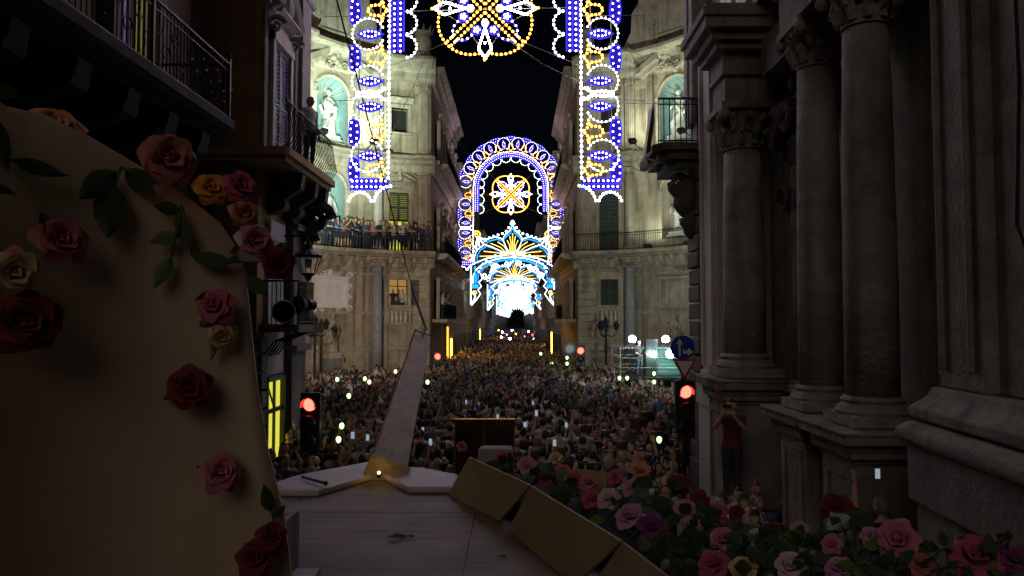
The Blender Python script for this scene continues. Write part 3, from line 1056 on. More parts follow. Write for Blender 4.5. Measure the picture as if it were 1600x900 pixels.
def house(side, y0, y1, h, mat, label, floors, pitch=3.0, lit=()):
    k = -1 if side == 'left' else 1
    xs = CXS[side] + k * 4.25 + k * .02
    T = thing('town_house', label, 'building', (xs, y0, 0))
    rz = PI / 2 if k < 0 else -PI / 2
    m = MB(); m.box(0, k * 14, .01, y1 - y0 - .01, 0, h); m.build('wall', mat, T)
    G = flat_map(0, 0, -k)
    m = MB(G); m.sweep(cornice_profile(h - .6, h + .25, .7), .01, y1 - y0 - .01, 3)
    for z in floors[1:]:
        m.box(.012, y1 - y0 - .012, -.02, .08, z - .55, z - .4)
    m.build('cornice', 'limestone_trim', T)
    n = int((y1 - y0) / pitch)
    for i in range(n):
        s = (i + .5) * (y1 - y0) / n
        for j, z in enumerate(floors):
            fr, shm = WIN['g' if (i + j) % 3 else 'd']
            if j == 0:
                d = MB(G); d.box(s - .75, s + .75, -.02, .06, 0, 3.1)
                d.build('doorway', 'door_yellow' if i in lit else 'shutter_dark', T)
                continue
            w = link('window', fr, T, (-k * .003, s, z), (0, 0, rz))
            link('shutter', shm, w)
            if j in (2, 3):
                b = link('balcony', BAL_SLAB, T, (-k * .003, s, z - .1), (0, 0, rz))
                tag(link('railing', BAL_RAIL, b), kind='stuff')
    return T


house('left', 62.1, 80, 17.5, 'grey_plaster', 'grey plastered street house just past the crowded corner palace', (0, 4.6, 8.6, 12.6), lit=())
house('left', 80.1, 104, 20, 'pink_plaster', 'tall pink street house two doors past the crowded corner palace', (0, 4.6, 8.8, 13.2), lit=())
house('left', 104.1, 150, 17, 'ochre_plaster', 'long ochre street house three doors past the crowded corner palace', (0, 4.6, 8.8, 12.8), lit=(0,))
house('left', 150.1, 420, 18, 'grey_plaster', 'farthest grey row on the crowded palace side of the street', (0, 4.6, 8.8, 13.0), pitch=9)
house('right', 62.1, 84, 18.5, 'grey_plaster', 'grey plastered street house just past the closed-shutter corner palace', (0, 4.6, 8.8, 13.0), lit=(5,))
house('right', 84.1, 112, 16, 'ochre_plaster', 'ochre street house two doors past the closed-shutter corner palace', (0, 4.6, 8.6, 12.4), lit=())
house('right', 112.1, 160, 19, 'pink_plaster', 'long pink street house three doors past the closed-shutter corner palace', (0, 4.6, 8.8, 13.0), lit=())
house('right', 160.1, 420, 17.5, 'grey_plaster', 'farthest grey row on the closed-shutter palace side of the street', (0, 4.6, 8.8, 13.0), pitch=9)
# lit shop entrances on the flanks
m = MB(flat_map(CX - 4.25, 45.15, 1))
m.box(8.6, 10.0, -.02, .07, 0, 3.9); m.build('doorway', 'door_yellow', palace_left)
m = MB(flat_map(CX - 4.25, 45.15, 1))
m.box(8.35, 8.58, -.02, .2, 0, 4.1); m.box(10.02, 10.25, -.02, .2, 0, 4.1); m.box(8.35, 10.25, -.02, .2, 3.92, 4.12); m.build('door_frame', 'limestone_trim', palace_left)
m = MB(flat_map(CX - 4.25, 45.15, 1))
m.box(13.6, 14.6, -.02, .07, 0, 2.9); m.build('doorway', 'door_yellow', palace_left)

# ------------------------------------------------------------------ dark palace with the long balcony, nearest on the street
XA = -7.1
TA = thing('long_balcony_palace', 'dark palace with a long iron balcony above the rose-covered board', 'building', (0, 0, 0))
m = MB(); m.box(XA - 9, XA, 3, 16.68, 0, 22); m.build('wall', 'brown_plaster', TA)
GA = flat_map(XA, 0, 1)
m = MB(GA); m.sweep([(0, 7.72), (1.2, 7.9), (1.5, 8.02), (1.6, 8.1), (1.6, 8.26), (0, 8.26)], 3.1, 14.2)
ba = m.build('balcony', 'shaded_stone', TA)
for i in range(15):
    s = -4.4 + i * 1.28
    if s < 3.3:
        continue
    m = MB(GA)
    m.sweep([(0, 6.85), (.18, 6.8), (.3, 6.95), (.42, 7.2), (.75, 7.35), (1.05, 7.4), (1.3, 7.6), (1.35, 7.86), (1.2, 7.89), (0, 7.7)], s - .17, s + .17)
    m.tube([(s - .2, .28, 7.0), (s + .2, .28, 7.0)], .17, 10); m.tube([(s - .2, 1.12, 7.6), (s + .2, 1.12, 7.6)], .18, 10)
    m.build('corbel', 'shaded_stone', ba)
m = MB(GA)
railing_bars(m, 3.2, 14.1, 1.52, 8.26, 9.35, .12, .011)
m.tube([(14.1, .05, 9.35), (14.1, 1.52, 9.35)], .028, 5); m.tube([(14.1, .05, 8.32), (14.1, 1.52, 8.32)], .018, 5)
for i in range(11):
    m.tube([(14.1, .1 + i * .13, 8.26), (14.1, .1 + i * .13, 9.35)], .011, 4)
for i in range(19):
    s = 3.4 + i * .58
    scroll(m, (s, 1.525, 8.62), .15, 1.3, .014); scroll(m, (s + .3, 1.525, 8.98), .15, 1.3, .014, flip=-1)
for s in (5.2, 8.1, 11.1, 14.1):
    m.box(s - .03, s + .03, 1.49, 1.55, 8.26, 9.45)
m.ball((14.1, 1.52, 9.52), .06, 8, 6)
tag(m.build('railing', 'iron', ba), kind='stuff')
# lit window behind the railing: violet louvre beside lime curtain
m = MB(GA); m.box(12.7, 13.25, .0, .03, 8.3, 11.0); wv = m.build('window', 'balcony_violet', TA)
m = MB(GA); m.box(13.3, 14.0, .0, .03, 8.3, 11.0); m.build('curtain', 'balcony_lime', wv)
m = MB(GA)
for i in range(7):
    m.box(12.72 + i * .19, 12.77 + i * .19, .032, .09, 8.3, 11.0)
m.build('bars', 'dark_metal', wv)
m = MB(GA); m.box(12.4, 12.7, .0, .2, 8.27, 11.3); m.box(14.0, 14.3, .0, .2, 8.27, 11.3); m.box(12.4, 14.3, .0, .22, 11.02, 11.4); m.build('frame', 'grey_plaster', wv)
# shuttered windows and pale bands beneath the balcony
m = MB(GA); m.box(3.1, 16.6, .0, .1, 6.55, 6.8); m.box(3.1, 16.6, .0, .07, 6.0, 6.1); m.build('band', 'grey_plaster', TA)
for s in (7.6, 10.3, 13.2):
    m = MB(GA)
    m.box(s - .95, s - .62, 0, .14, 3.2, 6.1); m.box(s + .62, s + .95, 0, .14, 3.2, 6.1); m.box(s - .95, s + .95, 0, .15, 5.75, 6.2)
    w = m.build('window', 'grey_plaster', TA)
    for a, b in ((s - .6, s - .01), (s + .01, s + .6)):
        m = MB(GA); slatted_leaf(m, a, b, 3.2, 5.73, .03); m.build('shutter', 'shutter_dark', w)
    m = MB(GA); m.box(s - .62, s + .62, 0, .02, 3.2, 5.75); m.build('pane', 'interior_dark', w)

# ------------------------------------------------------------------ corner house with the bulging balcony
XB = -5.9
TB = thing('balcony_corner_house', 'ochre corner house with a bulging iron balcony and blue shutters', 'building', (0, 0, 0))
m = MB(); m.box(XB - 10, XB, 16.7, 20.0, 0, 24); m.build('wall', 'ochre_plaster', TB)
GB = flat_map(XB, 0, 1)
m = MB(GB)
m.box(16.72, 17.0, -.01, .1, 8.2, 24); m.box(18.75, 19.95, -.01, .2, 0, 24); m.box(19.0, 19.75, .2, .3, 8.6, 22)
for z in (3.6, 6.7, 7.1, 12.9, 13.4):
    m.box(18.7, 20.03, -.01, .34, z, z + .16)
m.build('pilaster', 'grey_stone', TB)
for i in range(9):
    m = MB(GB); m.box(16.74, 17.15, 0, .13, .3 + i * .42, .3 + i * .42 + .37); m.build('stone_block', 'grey_stone', TB, bevel=.025)
m = MB(GB); m.box(17.0, 18.7, .0, .05, 8.2, 20); m.build('pale_wall', 'pale_plaster', TB)
# french window with blue louvres and curved hood
m = MB(GB)
m.box(17.05, 17.22, .05, .2, 8.16, 11.3); m.box(18.38, 18.55, .05, .2, 8.16, 11.3); m.box(17.05, 18.55, .05, .24, 11.0, 11.35)
w = m.build('window', 'pale_plaster', TB)
for a, b in ((17.23, 17.79), (17.81, 18.37)):
    m = MB(GB); slatted_leaf(m, a, b, 8.18, 10.98, .08, slats=26); m.build('shutter', 'shutter_blue', w)
m = MB(GB)
m.tube([(16.95 + 1.7 * i / 10, .3, 11.75 + .75 * math.sin(PI * i / 10)) for i in range(11)], .16, 6)
m.sweep(cornice_profile(11.45, 11.8, .4), 16.85, 18.75)
m.ball((17.8, .25, 12.05), (.25, .2, .3), 8, 6)
for q in (17.1, 18.5):
    scroll(m, (q, .22, 11.35), .22, 1.4, .08, ax=(0, 1, 0))
m.build('hood', 'pale_plaster', w)
# balcony wrapping the corner
m = MB()
m.prism([(-7.09, 15.75), (-5.0, 15.75), (-4.93, 15.85), (-4.93, 19.85), (-5.9, 19.85), (-5.9, 16.69), (-7.09, 16.69)], 7.98, 8.15)
m.prism([(-7.09, 15.85), (-5.1, 15.85), (-5.03, 15.9), (-5.03, 19.78), (-5.9, 19.78), (-5.9, 16.69), (-7.09, 16.69)], 7.86, 7.98)
bb = m.build('balcony', 'ochre_plaster', TB)
m = MB(flat_map(0, 0, 1))
railing_bars(m, 15.85, 19.8, -5.02, 8.15, 9.2, .16, .012, belly=.14)
m2 = MB(front_map(0, 0))
railing_bars(m2, -7.05, -5.02, -15.85, 8.15, 9.2, .16, .012, belly=.14)
m.add(m2.v, m2.f)
m3 = MB(front_map(0, 0)); railing_bars(m3, -5.85, -5.02, -19.8, 8.15, 9.2, .12, .012)
m.add(m3.v, m3.f)
for i in range(9):
    scroll(m, (-4.9, 16.1 + i * .43, 8.45), .13, 1.4, .016, ax=(0, 1, 0), flip=1 if i % 2 else -1)
tag(m.build('railing', 'iron', bb), kind='stuff')
for s in (16.2, 17.4, 18.6, 19.6):
    m = MB(GB)
    m.sweep([(0, 6.9), (.2, 6.92), (.45, 7.25), (.8, 7.5), (.84, 7.85), (0, 7.85)], s - .14, s + .14) if s > 16.7 else m.box(15.95, 16.6, -.6, -.3, 7.4, 7.85)
    m.tube([(s - .17, .3, 7.12), (s + .17, .3, 7.12)], .16, 10) if s > 16.7 else None
    m.build('corbel', 'dark_stone', bb)
m = MB(GB)
scroll(m, (19.55, .5, 7.1), .45, 1.6, .17, ax=(0, 1, 0)); scroll(m, (19.55, .28, 6.5), .28, 1.6, .12, ax=(0, 1, 0))
m.ball((19.55, .3, 6.9), (.22, .3, .4), 9, 7)
m.build('volute', 'dark_stone', bb)
# lower balcony of the corner house
m = MB(GB); m.box(16.85, 18.25, .0, .92, 4.12, 4.3)
lb = m.build('balcony', 'grey_stone', TB)
m = MB(GB); railing_bars(m, 16.9, 18.2, .87, 4.3, 5.3, .09, .011)
for i in range(9):
    m.tube([(16.9, .08 + i * .1, 4.3), (16.9, .08 + i * .1, 5.3)], .011, 4)
m.tube([(16.9, .0, 5.3), (16.9, .87, 5.3)], .025, 5)
for i in range(5):
    m.tube([(17.0 + i * .26, .05, 3.55), (17.0 + i * .26, .3, 3.9), (17.0 + i * .26, .85, 4.12)], .02, 5)
tag(m.build('railing', 'iron', lb), kind='stuff')
m = MB(GB); m.box(17.25, 18.3, .0, .08, 4.3, 6.6); m.box(17.25, 18.3, .08, .12, 6.3, 6.75); m.build('awning', 'white_panel', TB)
m = MB(GB); m.box(17.1, 18.55, .0, .04, 3.1, 4.1); m.build('fascia', 'pale_plaster', TB)
# lime-lit shop entrance
m = MB(GB); m.box(17.22, 18.35, .0, .03, .0, 2.95); d = m.build('doorway', 'door_lime', TB)
m = MB(GB)
m.box(17.1, 17.22, .0, .14, 0, 3.07); m.box(18.35, 18.47, .0, .14, 0, 3.07); m.box(17.1, 18.47, .0, .14, 2.95, 3.08); m.box(17.22, 18.35, .04, .1, 2.2, 2.3); m.box(17.76, 17.82, .04, .1, 0, 2.95)
m.tube([(17.25, .08, 2.9), (17.75, .08, 2.32)], .025, 5)
m.build('door_frame', 'dark_metal', d)

# ------------------------------------------------------------------ church flank with the columned portal
TC = thing('church', 'dark grey stone church with columned portal beside the crowd', 'church', (0, 0, 0))
XC = 5.3
m = MB(); m.box(XC, XC + 10, -5, 11.45, 0, 21); m.box(XC, XC + 10, 13.55, 17.8, 0, 21); m.box(XC, XC + 10, 11.45, 13.55, 7.2, 21); m.box(XC + 1.0, XC + 10, 11.45, 13.55, 0, 7.2)
m.build('wall', 'grey_stone', TC)
GC = flat_map(XC, 0, -1)
m = MB(GC); m.box(11.5, 13.5, -.95, -.85, 0, 7.1); m.box(12.46, 12.54, -.85, -.8, 0, 7.1)
for i in range(4):
    for a in (11.65, 12.65):
        m.box(a, a + .7, -.85, -.8, .5 + i * 1.65, 1.9 + i * 1.65)
m.build('door', 'shutter_dark', TC)
m = MB(GC)
for a, b in ((11.2, 11.5), (13.5, 13.8)):
    m.box(a, b, -.5, .22, 0, 7.2); m.box(a + .06, b - .06, .22, .3, 0, 7.2)
m.box(11.2, 13.8, -.5, .3, 7.2, 7.6)
m.build('portal_frame', 'column_stone', TC)


def pedestal(parts, x0, x1, y0, y1, z1, capz, mat='grey_stone'):
    m = MB()
    m.box(x0, x1, y0, y1, 0, capz)
    m.box(x0 - .12, x1, y0 - .12, y1 + .12, 0, .55)
    st = [(.03, 0), (.1, .06), (.12, .14), (.22, .22), (.24, .32), (.1, .36)]
    lv = [capz - .02 + (z1 - capz) * q[1] / .36 for q in st]
    for (o, _), a, b in zip(st[:-1], lv[:-1], lv[1:]):
        m.box(x0 - o, x1, y0 - o, y1 + o, a, b)
    # sunk panel frames on the street face and the near face
    m.box(x0 - .03, x0, y0 + .1, y0 + .22, .7, capz - .12); m.box(x0 - .03, x0, y1 - .22, y1 - .1, .7, capz - .12)
    m.box(x0 - .03, x0, y0 + .22, y1 - .22, .7, .82); m.box(x0 - .03, x0, y0 + .22, y1 - .22, capz - .24, capz - .12)
    m.box(x0 + .1, x0 + .2, y0 - .03, y0, .7, capz - .12); m.box(x1 - .3, x1 - .2, y0 - .03, y0, .7, capz - .12)
    return m.build('pedestal', mat, TC, bevel=.015)


ID = lambda s, n, z: (s, n, z)
pedestal(TC, 3.88, XC, 13.8, 15.05, 3.32, 2.85)
pedestal(TC, 3.98, XC, 10.32, 11.28, 3.12, 2.72)
pedestal(TC, 3.98, XC, 8.78, 9.76, 3.125, 2.725)
m = MB(); m.box(4.15, XC, 9.76, 10.32, 0, 2.7); m.box(4.0, XC, 9.85, 10.25, 2.7, 3.0); m.build('pedestal_link', 'grey_stone', TC)
round_column(ID, 4.42, 14.42, 3.32, 8.55, .40, TC, 'column_stone', 'leaf', 28)
round_column(ID, 4.42, 10.8, 3.12, 8.75, .315, TC, 'column_stone', 'leaf', 28)
round_column(ID, 4.42, 9.27, 3.12, 8.75, .315, TC, 'column_stone', 'leaf', 28)
# engaged half columns behind the free ones
for y in (13.35, 11.75):
    round_column(ID, 5.15, y, 3.1, 8.4, .2, TC, 'column_stone', 'ionic', 18)
# entablature blocks, stepping outwards
def entablature(x0, y0, y1, z0, z1, out, name='entablature'):
    m = MB()
    h = z1 - z0
    for o, a, b in ((.0, 0, .3), (.08, .3, .36), (.04, .36, .56), (.22, .56, .64), (.34, .64, .74), (.5, .74, .86), (.56, .86, .95), (.5, .95, 1)):
        m.box(x0 - o * out, XC, y0 - o * out, y1 + o * out, z0 + h * a, z0 + h * b)
    return m.build(name, 'grey_stone', TC, bevel=.012)


entablature(3.98, 14.0, 14.86, 8.55, 10.3, .95)
entablature(4.02, 8.85, 11.2, 8.75, 10.6, .9)
m = MB(); m.box(4.55, XC, 11.6, 13.6, 8.9, 9.6); m.box(4.45, XC, 12.3, 16.62, 10.3, 20); m.build('upper_wall', 'grey_stone', TC)
for y in (14.2, 15.3):
    m = MB(); m.box(4.38, 4.45, y - .38, y + .38, 10.5, 13.5); m.build('upper_panel', 'white_panel', TC)
# broken pediment and carved garland over the door
m = MB()
for y0, sg in ((13.6, -1), (11.5, 1)):
    m.tube([(4.85, y0, 7.6), (4.8, y0 + sg * .35, 7.95), (4.8, y0 + sg * .65, 8.15), (4.8, y0 + sg * .8, 8.1)], [.2, .2, .17, .1], 8)
    scroll(m, (4.75, y0 + sg * .7, 7.98), .22, 1.6, .09, ax=(0, 1, 0), flip=sg)
m.build('pediment', 'dark_stone', TC)
m = MB()
rg = random.Random(4)
for i in range(60):
    y = 11.6 + 2.0 * rg.random(); z = 6.3 + 1.6 * rg.random() + (.8 if y > 13 else 0)
    m.ball((5.05 + rg.uniform(-.12, .1), y, z), (rg.uniform(.08, .16), rg.uniform(.08, .2), rg.uniform(.08, .2)), 7, 5)
for y, z in ((13.3, 8.2), (12.9, 7.4), (12.1, 7.3), (13.5, 6.6), (11.8, 8.0)):
    scroll(m, (4.9, y, z), .25, 1.7, .08, ax=(0, 1, 0))
m.build('garland', 'dark_stone', TC, True)
# pale corner pilaster and its base
m = MB()
m.box(4.15, XC, 15.42, 16.6, 3.3, 10.28); m.box(4.1, XC, 15.36, 16.66, 3.05, 3.3); m.box(4.02, XC, 15.3, 16.72, 2.55, 3.05); m.box(4.06, XC, 15.34, 16.68, 0, 2.55)
m.build('corner_pilaster', 'pale_plaster', TC, bevel=.02)
m = MB()
m.box(4.08, 4.15, 15.55, 15.62, 3.4, 10.2); m.box(4.08, 4.15, 16.4, 16.47, 3.4, 10.2)
m.build('pilaster_moulding', 'pale_plaster', TC)
m = MB(); m.box(3.45, XC, 12.95, 13.62, 0, 1.12); m.box(3.4, XC, 12.9, 13.67, 1.12, 1.2); m.build('step', 'grey_stone', TC, bevel=.02)
# rusticated corner
for i in range(20):
    a = .0 if i % 2 else .12
    m = MB(); m.box(4.12 + rnd.uniform(-.02, .02), XC, 16.76 + a * .3, 17.8, i * .4 + .015, i * .4 + .385); m.build('stone_block', 'dark_stone', TC, bevel=.035)
m = MB(); m.box(4.2, XC, 16.74, 17.76, 8.0, 21); m.box(4.05, 4.2, 16.9, 17.2, 9.0, 20); m.box(4.05, 4.2, 17.4, 17.7, 9.0, 20); m.build('corner_wall', 'grey_stone', TC)
m = MB()
m.prism([(4.2, 16.75), (3.35, 16.75), (3.15, 17.0), (3.15, 18.6), (4.2, 18.6)], 8.3, 8.46)
m.prism([(4.2, 16.85), (3.5, 16.85), (3.3, 17.1), (3.3, 18.5), (4.2, 18.5)], 8.1, 8.3)
m.prism([(4.2, 16.95), (3.7, 16.95), (3.5, 17.2), (3.5, 18.4), (4.2, 18.4)], 7.9, 8.1)
cb = m.build('balcony', 'dark_stone', TC)
m = MB()
for i in range(3):
    scroll(m, (3.85 + .1 * i, 17.3, 7.6 - i * .42), .3 - .05 * i, 1.6, .13, flip=-1)
m.ball((4.0, 17.4, 7.3), (.3, .4, .5), 9, 7); m.ball((4.1, 17.4, 6.7), (.2, .35, .4), 9, 7)
m.build('corbel', 'dark_stone', cb, True)
m = MB(front_map(0, 0)); railing_bars(m, 3.25, 4.15, -16.85, 8.46, 9.5, .12, .013)
m2 = MB(flat_map(0, 0, 1)); railing_bars(m2, 16.85, 18.5, 3.25, 8.46, 9.5, .12, .013)
m.add(m2.v, m2.f); m.tube([(3.2, 16.85, 8.46), (3.2, 16.85, 9.62)], .035, 6); m.ball((3.2, 16.85, 9.66), .06, 8, 6)
tag(m.build('railing', 'iron', cb), kind='stuff')
m = MB()
for i in range(9):
    t = i / 9
m.add([(3.14, 16.83, 9.45), (3.12, 16.95, 9.35), (3.02, 17.0, 8.3), (2.95, 16.85, 8.2), (3.05, 16.78, 8.25), (3.16, 16.8, 9.0), (3.10, 17.3, 9.3), (3.0, 17.35, 8.25)],
      [(0, 5, 4, 3), (0, 3, 2, 1), (1, 2, 7, 6), (0, 1, 5), (3, 4, 2)])
m.build('draped_cloth', 'dark_metal', cb)
# great base and pilaster at the street edge, turned a little
TURN = RAD(-5)
cpt = Vector((4.12, 7.75, 0))


def turned(x, y, z):
    v = Matrix.Rotation(TURN, 3, 'Z') @ (Vector((x, y, z)) - cpt) + cpt
    return (v.x, v.y, v.z)


m = MB(turned)
m.box(4.12, 7, 1, 7.75, 0, 2.55)
m.box(4.06, 7, 1, 7.81, 2.55, 3.12)
m.build('base', 'grey_stone', TC, bevel=.02)
for prof in ([(4.12, 3.12), (4.0, 3.14), (3.97, 3.2), (3.98, 3.28), (4.05, 3.34), (4.12, 3.36)], [(4.18, 3.36), (4.08, 3.4), (4.07, 3.5), (4.14, 3.56), (4.2, 3.62), (4.24, 3.72)]):
    m = MB(turned)
    n = len(prof); vs, fs = [], []
    for x, z in prof:
        vs += [(x, 1, z), (x, 7.75 + 4.12 - x, z), (7, 7.75 + 4.12 - x, z)]
    for i in range(n - 1):
        fs += [(3 * i, 3 * i + 1, 3 * i + 4, 3 * i + 3), (3 * i + 1, 3 * i + 2, 3 * i + 5, 3 * i + 4)]
    fs.append((3 * n - 3, 3 * n - 2, 3 * n - 1)); fs.append((0, 2, 1))
    m.add(vs, fs); m.build('base_moulding', 'column_stone', TC, bevel=.02)
m = MB(turned); m.box(4.3, 7, 6.72, 7.6, 3.72, 14); m.box(4.42, 7, 5.2, 6.72, 3.72, 14); m.box(4.36, 7, 3.0, 5.2, 3.72, 14); m.box(4.24, 4.3, 6.85, 6.93, 3.9, 13); m.box(4.24, 4.3, 7.4, 7.48, 3.9, 13)
m.build('pilaster', 'column_stone', TC, bevel=.03)
m = MB(turned); m.tube([(4.33, 6.2, 9), (4.34, 6.15, 6.4), (4.33, 6.22, 5.2), (4.3, 6.0, 4.9)], .018, 5); m.build('conduit', 'cable', TC)
# ------------------------------------------------------------------ luminaria arch, drawn in its own x-z plane (z = 0 at the foot of the side bands)
SPRING, R_MID, R_IN, R_OUT = 6.5, 3.66, 3.0, 4.2
BR = 0.042


def along(pts, step, closed=False):
    pts = [Vector(p) for p in pts]
    if closed:
        pts.append(pts[0])
    L = [0]
    for a, b in zip(pts[:-1], pts[1:]):
        L.append(L[-1] + (b - a).length)
    n = max(1, round(L[-1] / step))
    out, j = [], 0
    for i in range(n if closed else n + 1):
        d = L[-1] * i / n
        while j < len(L) - 2 and L[j + 1] < d:
            j += 1
        q = (d - L[j]) / max(1e-9, L[j + 1] - L[j])
        out.append(pts[j].lerp(pts[j + 1], q))
    return out


def front(pts, d=-.05):
    return [(p[0], p[1] + d, p[2]) for p in pts]


def circ(c, r, a0=0, a1=360, n=24):
    return [(c[0] + r * math.cos(RAD(a0 + (a1 - a0) * i / n)), 0, c[1] + r * math.sin(RAD(a0 + (a1 - a0) * i / n))) for i in range(n + 1)]


def motif(name, paths, bulbs, tube_mat, bulb_mat, r=.018, plate=None, plate_mat=None, br=BR):
    m = MB()
    for pts, closed in paths:
        m.tube(pts, r, 5, 0, closed)
    mats = [tube_mat]
    if plate:
        for poly in plate:
            m.prism([(p[0], p[2]) for p in poly], .012, .03, 1, axis=1)
        mats.append(plate_mat)
    fm = m.mesh(name, mats)
    b = MB(); b.bulbs(front(bulbs), br)
    return fm, b.mesh(name + '_bulbs', bulb_mat)


def put(parent, name, mm, loc=(0, 0, 0), ry=0, sx=1):
    o = link(name, mm[0], parent, loc, (0, ry, 0), (sx, 1, 1))
    tag(link('bulbs', mm[1], o), kind='stuff')
    return o


_ring = circ((0, 0), .5, 25, 335, 26)                       # open towards +x (the arch's inside)
RING = motif('ring', [(_ring, False)], along(_ring, .135), 'bulb_frame', 'bulb_ring', br=.033)
_eye = [(-.42, 0, 0), (-.25, 0, .1), (0, 0, .16), (.25, 0, .1), (.42, 0, 0), (.25, 0, -.1), (0, 0, -.16), (-.25, 0, -.1)]
_eb = [(-.28, 0, 0), (-.17, 0, .055), (-.06, 0, .085), (.06, 0, .085), (.17, 0, .055), (.28, 0, 0), (.17, 0, -.055), (.06, 0, -.085), (-.06, 0, -.085), (-.17, 0, -.055)]
EYE = motif('eye', [(_eye, True)], _eb, 'tube_blue', 'bulb_ice', .024, [_eye], 'plate_blue', .03)
_st = [(.16, 0, .36), (.12, 0, .17), (-.02, 0, .17), (-.2, 0, .14), (-.32, 0, 0), (-.2, 0, -.14), (-.02, 0, -.17), (.12, 0, -.17), (.16, 0, -.36), (.2, 0, -.1), (.33, 0, 0), (.2, 0, .1)]
STAR = motif('star', [(_st, True)], along(_st, .125, True), 'tube_gold', 'bulb_gold', .022)
_fn = [(.04, 0, .36), (-.1, 0, .42), (-.2, 0, .38), (-.24, 0, 0), (-.2, 0, -.38), (-.1, 0, -.42), (.04, 0, -.36), (.1, 0, -.2), (.12, 0, 0), (.1, 0, .2)]
_fb = [(-.14, 0, .3), (-.17, 0, .1), (-.17, 0, -.1), (-.14, 0, -.3), (.02, 0, .2), (.02, 0, -.2), (.04, 0, 0)]
FAN = motif('fan', [(_fn, True)], _fb, 'tube_blue', 'bulb_ice', .02, [_fn], 'plate_blue', .03)

# side line, inner band, scallops for a whole arch
_line = [(-R_IN, 0, .7), (-R_IN, 0, SPRING)] + circ((0, SPRING), R_IN, 180, 0, 40)[1:] + [(R_IN, 0, .7)]
LINE = motif('outline', [(_line, False)], along(_line, .165), 'bulb_frame', 'bulb_white', br=.043)


def band_path(r):
    return [(-r, 0, 4.7), (-r, 0, SPRING)] + circ((0, SPRING), r, 180, 0, 40)[1:] + [(r, 0, 4.7)]


_bp = []
for seg in range(12):
    pass
_o, _i = band_path(2.93), band_path(2.55)
_plates = [[_o[k], _o[k + 1], _i[k + 1], _i[k]] for k in range(len(_o) - 1)]
BAND = motif('blue_band', [(band_path(2.93), False), (band_path(2.74), False), (band_path(2.55), False)], along(band_path(2.84), .17) + along(band_path(2.65), .17), 'tube_blue', 'bulb_ice', .022, _plates, 'plate_blue', .034)
_sc = circ((0, 0), .36, -80, 80, 12)
SCAL = motif('scallop', [(_sc, False)], along(_sc, .14), 'bulb_frame', 'bulb_ring', br=.04)
_fp = [[(-.6, 0, -.17), (.6, 0, -.17), (.6, 0, .17), (-.6, 0, .17)]]
_f1 = [(-.6, 0, -.17), (.6, 0, -.17), (.6, 0, .17), (-.6, 0, .17)]
FOOT = motif('foot_band', [(_f1, True), ([(-.6, 0, 0), (.6, 0, 0)], False)], [(-.52 + .148 * i, 0, z) for i in range(8) for z in (-.09, .09)], 'tube_blue', 'bulb_ice', .022, _fp, 'plate_blue', .034)
_fa = circ((-.28, -.62), .36, 165, 15, 12)
_fc = circ((.72, -.62), .56, 170, 95, 8)
FEET = motif('foot_arc', [(_fa, False), (_fc, False)], along(_fa, .115) + along(_fc, .115), 'bulb_frame', 'bulb_white')
_jb = [(-.34, 0, .05), (.3, 0, .05), (.62, 0, .22)]
_jc = [(-.34, 0, -.07), (.3, 0, -.07), (.62, 0, -.24)]
JOIN = motif('join_bar', [(_jb, False), (_jc, False)], along(_jb, .12) + along(_jc, .12), 'bulb_frame', 'bulb_white')


